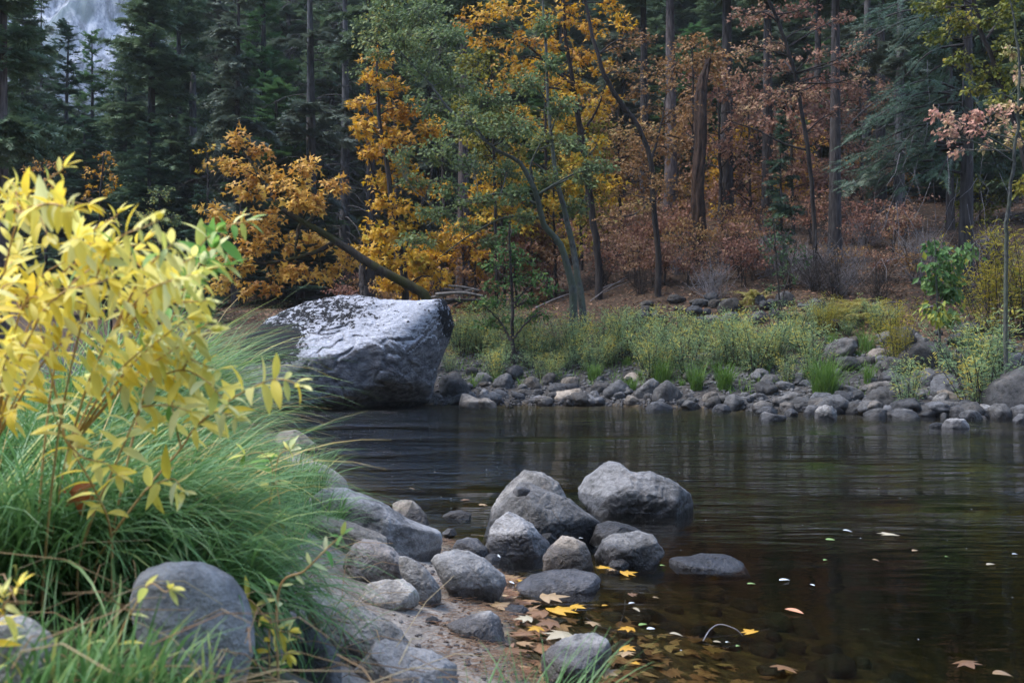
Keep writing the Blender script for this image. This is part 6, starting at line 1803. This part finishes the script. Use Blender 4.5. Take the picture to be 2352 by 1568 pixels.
near_clump("small grass tuft growing between the long slab and the low pale slab", 735, None, 5.7, .3, 200, (.6, -.2), 1.0, .4, .14, hue=(.5, .15), seed=36, name='grass_tuft')
near_clump("small grass tuft beside the pinkish boulder above the long slab", 690, None, 7.4, .45, 260, (.7, -.2), 1.0, .4, .18, hue=(.55, .2), seed=37, name='grass_tuft')


def meadow():
    """short grass and dry straw between the clumps: nobody could count it"""
    rg = np.random.RandomState(41)
    n = 15000
    Y = rg.uniform(2.9, 9, n)
    dn = rg.uniform(1.05, 3.6, n)
    X = np.interp(Y, NEAR_Y, NEAR_X) - dn
    ok = np.abs(X) < .62 * Y + .3
    X, Y = X[ok], Y[ok]
    pxx = CX + X / Y * F
    clear = ((np.abs(pxx - 450) < 190) & (Y < 3.3)) | ((pxx < 140) & (Y < 2.9))
    X, Y = X[~clear], Y[~clear]
    n = len(X)
    v, f, r = blades(rg, n, .34, 0, .4, .9, .005, 5, hue=(.42, .22))
    Z = ground_z(X, Y)
    v = v.reshape(n, -1, 3) + np.stack([X, Y, Z], 1)[:, None]
    g = Geo(); g.add(v, f, r)
    tag(g.build('grass', M['sedge']), "short green grass between the sedge clumps of the near bank", 'grass', kind='stuff')
    n = 450
    Y = rg.uniform(1.8, 5, n)
    X = np.interp(Y, NEAR_Y, NEAR_X) - rg.uniform(.7, 2.6, n)
    Z = ground_z(X, Y) + rg.uniform(.02, .22, n)
    az = rg.uniform(0, 6.28, n)
    d = np.stack([np.cos(az), np.sin(az), rg.normal(0, .25, n)], 1) * rg.uniform(.12, .4, n)[:, None]
    b = np.stack([X, Y, Z], 1)
    v, f = tubes(np.stack([b, b + d * .5 + [0, 0, .03], b + d], 1), np.tile([[.0016, .0016, .001]], (n, 1)), 3)
    g = Geo(); g.add(v, f, np.repeat(rg.rand(n), 9))
    tag(g.build('dry_grass', M['straw']), "dry straw coloured stalks tangled in the near grass", 'grass', kind='stuff')
    # brown pine needles washed together on the sand
    n = 1500
    Y = rg.uniform(3.9, 6.9, n)
    X = np.interp(Y, NEAR_Y, NEAR_X) - np.abs(rg.normal(.12, .25, n))
    c = fbm(np.stack([X * 3, Y * 3, 0 * X], 1), 3) > -.05
    X, Y = X[c], Y[c]; n = len(X)
    Z = np.maximum(ground_z(X, Y), 0) + .006
    az = rg.normal(.3, .7, n)
    d = np.stack([np.cos(az), np.sin(az), rg.normal(0, .06, n)], 1) * rg.uniform(.05, .13, n)[:, None]
    b = np.stack([X, Y, Z], 1)
    v, f = tubes(np.stack([b, b + d * .5 + [0, 0, .006], b + d], 1), np.tile([[.0013, .0013, .0008]], (n, 1)), 3)
    g = Geo(); g.add(v, f, np.repeat(rg.rand(n), 9))
    tag(g.build('pine_needles', M['needle_litter']), "rusty dry pine needles strewn over the sandy spit", 'needles', kind='stuff')


meadow()

# ------------------------------------------------------------------ the yellow leaved shrub in front
_lx = np.array([0, .12, .3, .5, .7, .87, 1.0])
_lw = np.array([.03, .30, .47, .50, .40, .20, 0.0])


def dogbane_template(curl):
    v, f = [], []
    for i, (x, w) in enumerate(zip(_lx, _lw)):
        z = -curl * (x - .1) ** 2
        v += [[x, w, z + .10 * w], [x, 0, z], [x, -w, z + .10 * w]]
    for i in range(len(_lx) - 1):
        a = i * 3
        f += [[a, a + 1, a + 4, a + 3], [a + 1, a + 2, a + 5, a + 4]]
    return np.array(v), np.array(f)


T_DB = [dogbane_template(c) for c in (.12, .3, .55)]


def dogbane(name, label, stems, seed, hue_of, leafL=.072, start=.45, gap=.048, group=None, big=0):
    """stems: (points in photo pixels, distance at foot, distance at tip)"""
    rg = np.random.RandomState(seed)
    root = thing(name, label, 'shrub', (0, 0, 0), group)
    p0 = at(*stems[0][0][0], stems[0][1])
    org = np.array([p0[0], p0[1], gz(p0[0], p0[1])])
    root.location = org
    st, lf = Geo(), Geo()
    for si, (pts, Y0, Y1) in enumerate(stems):
        Yk = np.linspace(Y0, Y1, len(pts))
        P = [at(x, y, k) for (x, y), k in zip(pts, Yk)]
        if pts[0][1] > 1150:
            q = P[0].copy(); q[2] = min(gz(q[0], q[1]) - .05, q[2] - .05)
            P = [q] + P
        n = 40
        P = smooth_path(P, n) - org
        ln_ = np.concatenate([[0], np.cumsum(np.linalg.norm(np.diff(P, axis=0), axis=1))])
        tot = ln_[-1]
        v, f = tubes(P[None], np.linspace(.0042, .0013, n)[None] * (1 if tot > .5 else .7), 5)
        st.add(v, f)
        s0 = (.62 if tot > .85 else start) if tot > .62 else .15
        m = max(2, int(tot * (1 - s0) / gap))
        for j, u in enumerate(np.linspace(s0, .985, m)):
            c = np.array([np.interp(u * tot, ln_, P[:, k]) for k in range(3)])
            e = np.array([np.interp(min(u * tot + .02, tot), ln_, P[:, k]) for k in range(3)])
            b = np.array([np.interp(u * tot - .02, ln_, P[:, k]) for k in range(3)])
            T = nrm(e - b)
            q = nrm(np.cross(T, rg.normal(size=3) if j % 2 else [0, 1, .1]))
            for s in (1, -1):
                if rg.rand() < .06:
                    continue
                D = s * q + T * rg.uniform(.25, .9) + np.array([0, 0, rg.uniform(-.45, .1)]) + rg.normal(0, .2, 3)
                N = np.array([0, 0, 1.]) + rg.normal(0, .4, 3) - np.array([0, .35, 0])
                L = leafL * rg.uniform(.75, 1.2) * (1 - .35 * (u > .93)) * (1.28 if big and si < big else 1)
                hue = np.clip(hue_of(pts[-1], u) + rg.normal(0, .17), 0, 1)
                add_leaves(lf, T_DB[rg.randint(3)], c[None], D[None], N[None], np.array([L]), L * rg.uniform(.25, .35), np.array([hue]))
        if True:      # closing pair and bud leaf at the tip
            D = nrm(P[-1] - P[-3])
            for k in range(3):
                add_leaves(lf, T_DB[0], P[-1][None], (D + rg.normal(0, .45, 3))[None], (np.array([0, -.3, 1]) + rg.normal(0, .3, 3))[None], np.array([leafL * .8]), leafL * .28, np.array([np.clip(hue_of(pts[-1], 1) + rg.normal(0, .12), 0, 1)]))
    st.build('stem', M['dogbane_stem'], root)
    lf.build('foliage', M['dogbane'], root)
    return root


def hue_main(tip, u):
    return .38 + .20 * (tip[0] > 330) * u


rgs = np.random.RandomState(17)
main = []
# traced stems
main += [([(214, 1317), (255, 1235), (334, 1126), (416, 1029), (446, 985), (520, 925), (574, 893), (635, 870), (690, 884)], 2.75, 2.35),
         ([(180, 1300), (221, 1164), (255, 1089), (292, 1002), (322, 934), (349, 871), (395, 800)], 2.7, 2.35),
         ([(416, 1029), (400, 960), (395, 890), (420, 820), (450, 760)], 2.55, 2.3),
         ([(255, 1235), (215, 1120), (150, 1010), (110, 920)], 2.65, 2.35), ([(150, 1010), (190, 1050), (240, 1062), (270, 1090)], 2.45, 2.35), ([(334, 1126), (360, 1110), (400, 1100), (420, 1130)], 2.6, 2.45),
         ([(349, 871), (420, 850), (480, 880), (520, 930)], 2.4, 2.25), ([(322, 934), (380, 930), (440, 945)], 2.45, 2.3), ([(395, 800), (450, 830), (500, 850)], 2.4, 2.3),
         ([(446, 985), (470, 960), (500, 945), (540, 960)], 2.5, 2.35)]
# arching stems that carry the mass of leaves
tips = [(147, 385), (30, 420), (-30, 430), (0, 500), (70, 470), (205, 470), (272, 490), (110, 540), (180, 550), (250, 570), (40, 590), (300, 620), (120, 640), (210, 660), (350, 640), (20, 680), (280, 690), (90, 730), (400, 690), (190, 740), (330, 730), (440, 630), (480, 690), (20, 780), (364, 505), (395, 560), (445, 590), (480, 740), (130, 785), (250, 780), (-20, 640), (-20, 740), (345, 690), (430, 730), (60, 560), (150, 600), (250, 640), (310, 575), (100, 690), (230, 710), (30, 650), (170, 480), (330, 555), (400, 640), (490, 760), (420, 790), (340, 790)]
for i, (tx, ty) in enumerate(tips):
    fx = rgs.uniform(-160, 150) - (60 if tx < 120 else 0)
    Yt = rgs.uniform(1.85, 2.6)
    Y0 = rgs.uniform(2.35, 2.8)
    fy = 1320
    d = tx - fx
    m1 = (fx + .16 * d, fy - .46 * (fy - ty)); m2 = (fx + .52 * d, fy - .86 * (fy - ty) - 22)
    if i % 6 == 0:
        main.append(([(fx, fy), m1, m2, (tx, ty)], Y0, Yt))
        carrier = ([(fx, fy), m1, m2, (tx, ty)], Y0, Yt)
    else:
        c = min((q for q in main if len(q[0]) == 4), key=lambda q: abs(q[0][3][0] - tx) + .5 * abs(q[0][3][1] - ty) + rgs.uniform(0, 60))
        a = c[0][2] if ty < 720 else c[0][1]
        Ya = c[1] + (c[2] - c[1]) * (.66 if ty < 720 else .33)
        bx, by = a[0] + .5 * (tx - a[0]), min(a[1], ty + .45 * (a[1] - ty)) - 18
        main.append(([a, (bx, by), (tx, ty)], Ya, Yt))
dogbane('yellow_shrub', "large bright yellow leaved shrub filling the left foreground", main, 61, hue_main, leafL=.059, start=.48, gap=.036, big=10)
green = [([(240, 1320), (330, 900), (394, 683), (424, 642), (480, 582), (525, 522), (566, 508)], 2.8, 2.5), ([(394, 683), (430, 610), (468, 555), (500, 530)], 2.6, 2.5), ([(424, 642), (480, 620), (520, 610)], 2.55, 2.5),
         ([(394, 683), (450, 640), (495, 570)], 2.6, 2.45), ([(350, 820), (400, 720), (440, 640), (470, 610)], 2.6, 2.45)]
dogbane('green_shrub', "stem of the foreground shrub still green leaved, reaching up beside the orange maple", green, 62, lambda t, u: .60 + .38 * u, start=.55, gap=.034)
dogbane('pale_shrub', "thin stem with pale whitish green leaves over the waterline rocks", [([(560, 1330), (620, 1150), (640, 1050), (668, 1032)], 3.6, 3.4), ([(620, 1150), (625, 1070), (600, 1040), (560, 1045)], 3.5, 3.4), ([(632, 1100), (640, 1140), (645, 1180)], 3.5, 3.4)], 63, lambda t, u: .84, leafL=.075, start=.35, gap=.07)
dogbane('green_shrub', "bright green leaf shoot leaning right over the pinkish block", [([(640, 1360), (700, 1310), (745, 1265), (785, 1228)], 2.6, 2.55)], 64, lambda t, u: .93, leafL=.045, start=.35, gap=.05)
dogbane('yellow_shrub', "small drooping yellow shoot beside the dark leaning slab", [([(560, 1380), (620, 1430), (645, 1470), (662, 1500)], 2.7, 2.6), ([(620, 1430), (640, 1450), (665, 1448)], 2.65, 2.6)], 65, lambda t, u: .5, leafL=.05, start=.5, gap=.03)
dogbane('yellow_shrub', "few curled yellow leaves on a shoot over the corner boulder", [([(-30, 1500), (-10, 1440), (10, 1390), (40, 1345)], 2.0, 1.95), ([(-10, 1440), (10, 1410), (5, 1370)], 2.0, 1.95)], 66, lambda t, u: .45, leafL=.05, start=.3, gap=.04)
dogbane('yellow_shrub', "pale yellow leaf pair hanging in front of the rounded grey boulder", [([(270, 1480), (310, 1390), (345, 1340), (378, 1358), (392, 1352)], 2.2, 2.15)], 67, lambda t, u: .62, leafL=.052, start=.75, gap=.06)

# ------------------------------------------------------------------ leaves and flecks afloat
FLOATERS = [  # photo px, kind, tone, length m, words
    (1386, 1307, 'm', 'gold', .13, "yellow maple leaf floating right of the whaleback rock tail"), (1442, 1321, 'm', 'gold', .17, "large yellow maple leaf floating below the smooth humped rock"), (1404, 1312, 'm', 'tan', .09, "tan maple leaf floating between two yellow ones"),
    (1800, 1336, 'o', 'white', .10, "whitish oval leaf floating in the open pool"), (1865, 1347, 'o', 'white', .05, "small curled white leaf right of the whitish oval one"), (1820, 1408, 'o', 'salmon', .12, "salmon pointed leaf floating alone in the pool"),
    (1440, 1447, 'm', 'gold', .13, "yellow maple leaf floating beside a curled white leaf"), (1475, 1441, 'o', 'green', .08, "green oval leaf against the yellow maple leaf"), (1493, 1449, 'o', 'white', .07, "bright white curled leaf on the floating thread of twigs"), (1721, 1457, 'm', 'gold', .10, "small golden maple leaf at the end of the arched twig"),
    (1450, 1391, 'o', 'white', .06, "small white leaf floating above the thread of twigs"), (1285, 1411, 'o', 'tan', .05, "small tan leaf among the maple leaves"), (1372, 1525, 'mr', 'tan', .10, "pale tan maple leaf stuck on the bottom rock"), (1395, 1557, 'm', 'tan', .12, "brown maple leaf at the foot of the bottom rock"),
    (2040, 1231, 'm', 'pale', .18, "pale maple leaf floating far out in the dark pool"), (2275, 1300, 'o', 'pale', .11, "pale green oval leaf floating near the right edge"), (1905, 1243, 'o', 'green', .10, "greenish oval leaf left of the pale maple leaf"), (1522, 1304, 'o', 'green', .08, "pale green oval leaf left of the lone flat rock"),
    (1945, 1224, 'o', 'white', .08, "slim white leaf near the pale maple leaf"), (1803, 1547, 'm', 'rust', .18, "large pale maple leaf sunk near the bottom edge"), (2222, 1532, 'm', 'rust', .14, "dim tan maple leaf near the bottom right"), (2300, 1561, 'o', 'tan', .12, "tan leaf at the bottom right edge"),
    (1441, 1497, 'm', 'gold', .11, "yellow maple leaf right of the bottom rock"), (1436, 1509, 'm', 'tan', .10, "orange tan maple leaf below the yellow one by the bottom rock"), (1460, 1530, 'm', 'gold', .07, "small yellow leaf right of the tan maple leaf"), (1388, 1394, 'o', 'gold', .06, "small yellow leaf above the maple leaf heap"),
    (2101, 1268, 'o', 'tan', .09, "tan leaf floating below the pale maple leaf"), (2010, 1291, 'o', 'tan', .07, "small tan leaf in the middle of the dark pool"), (1895, 1289, 'o', 'green', .06, "small green leaf in the middle of the dark pool"), (1453, 1370, 'm', 'rust', .08, "small orange maple leaf above the white leaf"),
    (1505, 1377, 'o', 'tan', .05, "tiny tan leaf right of the orange maple leaf"), (1460, 1405, 'o', 'pale', .06, "slim pale leaf under the small white one"), (1550, 1463, 'o', 'pale', .09, "slim pale leaf on the thread of twigs"), (1645, 1479, 'o', 'pale', .05, "small pale leaf under the arched twig"), (1671, 1482, 'o', 'white', .04, "tiny bluish white leaf under the arched twig"),
    (2175, 1283, 'o', 'green', .06, "small green leaf left of the pale oval one"), (1695, 1490, 'o', 'green', .06, "dull green sunk leaf below the arched twig"), (1724, 1345, 'o', 'green', .07, "olive leaf floating under the lone flat rock"), (2330, 1275, 'o', 'white', .05, "tiny pale leaf touching the right edge"),
    (1268, 1378, 'm', 'tan', .22, "big tan maple leaf on top of the leaf heap beside the spit"), (1290, 1405, 'm', 'gold', .22, "big golden maple leaf in the middle of the leaf heap"), (1325, 1400, 'm', 'gold', .14, "golden maple leaf at the right end of the leaf heap"), (1205, 1428, 'm', 'pale', .16, "pale maple leaf left of the golden heap"), (1285, 1466, 'm', 'pale', .19, "pale maple leaf behind the bottom rock"),
    (1125, 1377, 'm', 'tan', .18, "pale brown maple leaf against the large round boulder"), (1195, 1338, 'm', 'gold', .07, "small orange leaf at the tip of the whaleback rock"), (1174, 1342, 'o', 'white', .06, "small white leaf on the rock tip left of the orange one"), (1235, 1412, 'm', 'rust', .17, "brown maple leaf under the golden heap"), (1200, 1460, 'm', 'rust', .16, "dark brown sunk maple leaf beside the wet edged rock"),
    (1362, 1437, 'm', 'tan', .12, "tan maple leaf right of the leaf heap"), (1260, 1440, 'm', 'rust', .18, "rusty maple leaf between the golden heap and the bottom rock"), (1150, 1400, 'm', 'tan', .15, "dull tan maple leaf by the wet needles"), (1180, 1500, 'm', 'rust', .17, "rusty maple leaf at the edge of the bottom grass"), (1230, 1450, 'm', 'gold', .12, "yellow leaf peeping from the rusty heap"),
    (1108, 1162, 'm', 'tan', .14, "tan maple leaf floating behind the dark pointed rock"), (1068, 1150, 'm', 'rust', .13, "orange leaf floating upstream of the long slab"), (945, 1126, 'o', 'tan', .1, "tan leaf at the top edge of the long slab"), (1140, 1281, 'o', 'white', .07, "slim white leaf in the dark corner by the triangular rock"), (1333, 1238, 'o', 'white', .04, "white fleck of leaf under the ridged boulder"),
]
TONE = {'gold': ((.50, .28, .02), (.40, .19, .015)), 'tan': ((.34, .23, .12), (.24, .14, .065)), 'pale': ((.40, .34, .23), (.30, .24, .15)), 'white': ((.70, .72, .74), (.55, .56, .55)), 'salmon': ((.60, .28, .16), (.5, .22, .1)), 'green': ((.26, .36, .12), (.16, .26, .06)), 'rust': ((.20, .10, .04), (.12, .06, .025))}
for k, (a, b) in TONE.items():
    M['float_' + k] = leaf_mat("floating_leaf_" + k, [(0, b), (1, a)], trans=.12, rough=.4, gloss=.4)
rgl = np.random.RandomState(3)
for x, y, kind, tone, L, lab in FLOATERS:
    Y = ray_ground(x, y, 3)
    X = (x - CX) / F * Y
    z = max(0.004, gz(X, Y) + .006) + rgl.uniform(.001, .005)
    if kind == 'mr':
        z, Y = .075, Y + .02
    T = T_MAPLE5 if kind[0] == 'm' else T_DB[rgl.randint(2)]
    L *= .78 * rgl.uniform(.8, 1.15)
    a = rgl.uniform(0, 6.28) if kind[0] == 'm' else rgl.normal(0, .5)
    D = np.array([[math.cos(a), math.sin(a), .02]])
    P = -D * L * .4
    n = np.array([[rgl.normal(0, .08), -.10 + rgl.normal(0, .08), 1]])
    v, f = leaf_geo(T, P, D, n, np.array([L]), L * (1.0 if kind[0] == 'm' else .42))
    v[:, 2] -= min(0, v[:, 2].min()) * .8
    g = Geo(); g.add(v, f, np.full(len(v), rgl.uniform(.2, .9)))
    o = g.build('maple_leaf' if kind[0] == 'm' else 'leaf', M['float_' + tone], smooth=False)
    o.location = (X, Y, z)
    tag(o, lab, 'leaf')


def twig(label, pts, Y, w=2.0, mat='twig_grey', lift=None):
    P = []
    for i, (x, y) in enumerate(pts):
        Yw = (CAMZ) * F / (y - HY)
        P.append(np.array([(x - CX) / F * Yw, Yw, .006 + (lift[i] if lift else 0)]))
    P = smooth_path(P, 24)
    v, f = tubes(P[None], np.linspace(w, w * .6, 24)[None] * .5 * Y / F, 5)
    o = mesh_obj('twig', v, f, M[mat])
    tag(o, label, 'twig')


twig("arched pale twig rising out of the pool", [(1615, 1474), (1632, 1462), (1655, 1458), (1690, 1462), (1706, 1463)], 4.7, 3.2, 'twig_grey', [0, .03, .045, .03, 0])
twig("long thin dark twig floating in from the leaf heap", [(1345, 1420), (1380, 1442), (1440, 1455), (1530, 1462), (1610, 1466), (1700, 1458), (1768, 1446)], 4.7, 1.6, 'bark_dark')
twig("thin bent twig standing up from the leaf heap", [(1420, 1446), (1432, 1430), (1436, 1416)], 4.7, 1.5, 'bark_dark', [0, .04, .08])


def flecks():
    rg = np.random.RandomState(23)
    n = 260
    Y = 4.3 + 18 * rg.rand(n) ** .8
    X = rg.uniform(-.18, .55, n) * Y
    ok = ground_z(X, Y) < -.08
    X, Y = X[ok], Y[ok]; n = len(X)
    s = rg.uniform(.004, .012, n) * (1 + Y / 14)
    a = rg.uniform(0, 6.28, n)
    D = np.stack([np.cos(a), np.sin(a), 0 * a], 1)
    g = Geo()
    add_leaves(g, T_DIAMOND, np.stack([X, Y, 0 * X + .004], 1), D, np.tile([0, 0, 1.], (n, 1)), s, s * .6, rg.rand(n))
    tag(g.build('foam_flecks', M['float_white'], smooth=False), "tiny white flecks drifting on the water", 'foam', kind='stuff')


flecks()


def small_cover():
    rg = np.random.RandomState(29)
    dv, df_ = ico(1)
    # gravel of the far shore and of the near spit
    n = 5200
    far = np.arange(n) < 4300
    px = rg.uniform(980, 2400, n)
    X = (px - CX) / F * 23
    Y = np.interp(X, FAR_X, FAR_Y) + 5.5 * rg.rand(n) ** 1.3 - .15
    Yn = rg.uniform(3.9, 7.6, n)
    Xn = np.interp(Yn, NEAR_Y, NEAR_X) - rg.normal(.15, .32, n)
    X, Y = np.where(far, X, Xn), np.where(far, Y, Yn)
    s = np.where(far, rg.uniform(.02, .075, n), rg.uniform(.004, .016, n))
    Z = ground_z(X, Y) + s * .2
    sc = s[:, None, None] * rg.uniform(.6, 1.3, (n, 1, 3)) * [1, 1, .7]
    V = dv[None] * sc * rg.uniform(.75, 1.2, (n, len(dv), 1)) + np.stack([X, Y, Z], 1)[:, None]
    f = (df_[None] + (np.arange(n) * len(dv))[:, None, None]).reshape(-1, 3)
    for nm, sel, mat, words in (("shore_gravel", far, 'cobble', "dark gravel between the boulders of the far shore"), ("spit_gravel", ~far, 'rock_tan', "fine gravel in the sand of the near spit")):
        m = int(sel.sum())
        o = mesh_obj(nm, V[sel].reshape(-1, 3), (df_[None] + (np.arange(m) * len(dv))[:, None, None]).reshape(-1, 3), M[mat], smooth=False)
        tag(o, words, kind='stuff')
    # short green cover on the far bank
    n = 9000
    px = rg.uniform(980, 2400, n)
    X = (px - CX) / F * 24
    d = 1.0 + 6 * rg.rand(n)
    Y = np.interp(X, FAR_X, FAR_Y) + d
    c = fbm(np.stack([X * .7, Y * .7, 0 * X], 1), 3) > .02
    X, Y = X[c], Y[c]; n = len(X)
    v, f, r = blades(rg, n, .26, 0, .5, .8, .012, 3, hue=(.45, .25))
    v = v.reshape(n, -1, 3) + np.stack([X, Y, ground_z(X, Y)], 1)[:, None]
    g = Geo(); g.add(v, f, r)
    tag(g.build('ground_cover_grass', M['sedge_far']), "short green growth between stones of the far bank", kind='stuff')
    # brown leaves sunk on the bed beside the spit
    n = 420
    Y = rg.uniform(4.0, 6.4, n)
    X = np.interp(Y, NEAR_Y, NEAR_X) + np.abs(rg.normal(0, .75, n)) - .05
    Z = np.minimum(ground_z(X, Y) + .012, -.004)
    g = Geo()
    add_leaves(g, T_MAPLE5, np.stack([X, Y, Z], 1), rg.normal(0, 1, (n, 3)) * [1, 1, .05], np.array([0, 0, 1.]) + rg.normal(0, .15, (n, 3)), rg.uniform(.06, .15, n), rg.uniform(.06, .14, n), np.clip(rg.normal(.55, .25, n), 0, 1))
    tag(g.build('sunken_leaves', M['fallen'], smooth=False), "brown maple leaves sunk on the bed of the shallow pool", 'leaves', kind='stuff')


small_cover()


g = Geo()
v, f = leaf_geo(T_MAPLE5, np.zeros((1, 3)), np.array([[.25, -.3, -1.]]), np.array([[.1, -1, .25]]), np.array([.10]), .09)
g.add(v, f, np.full(len(v), .8))
o = g.build('maple_leaf', leaf_mat("rusty_red_leaf", [(0, (.22, .05, .015)), (1, (.32, .085, .02))]), smooth=False)
o.location = at(178, 1105, 2.72)
tag(o, "rusty red maple leaf caught upright in the sedge below the yellow shrub", 'leaf')
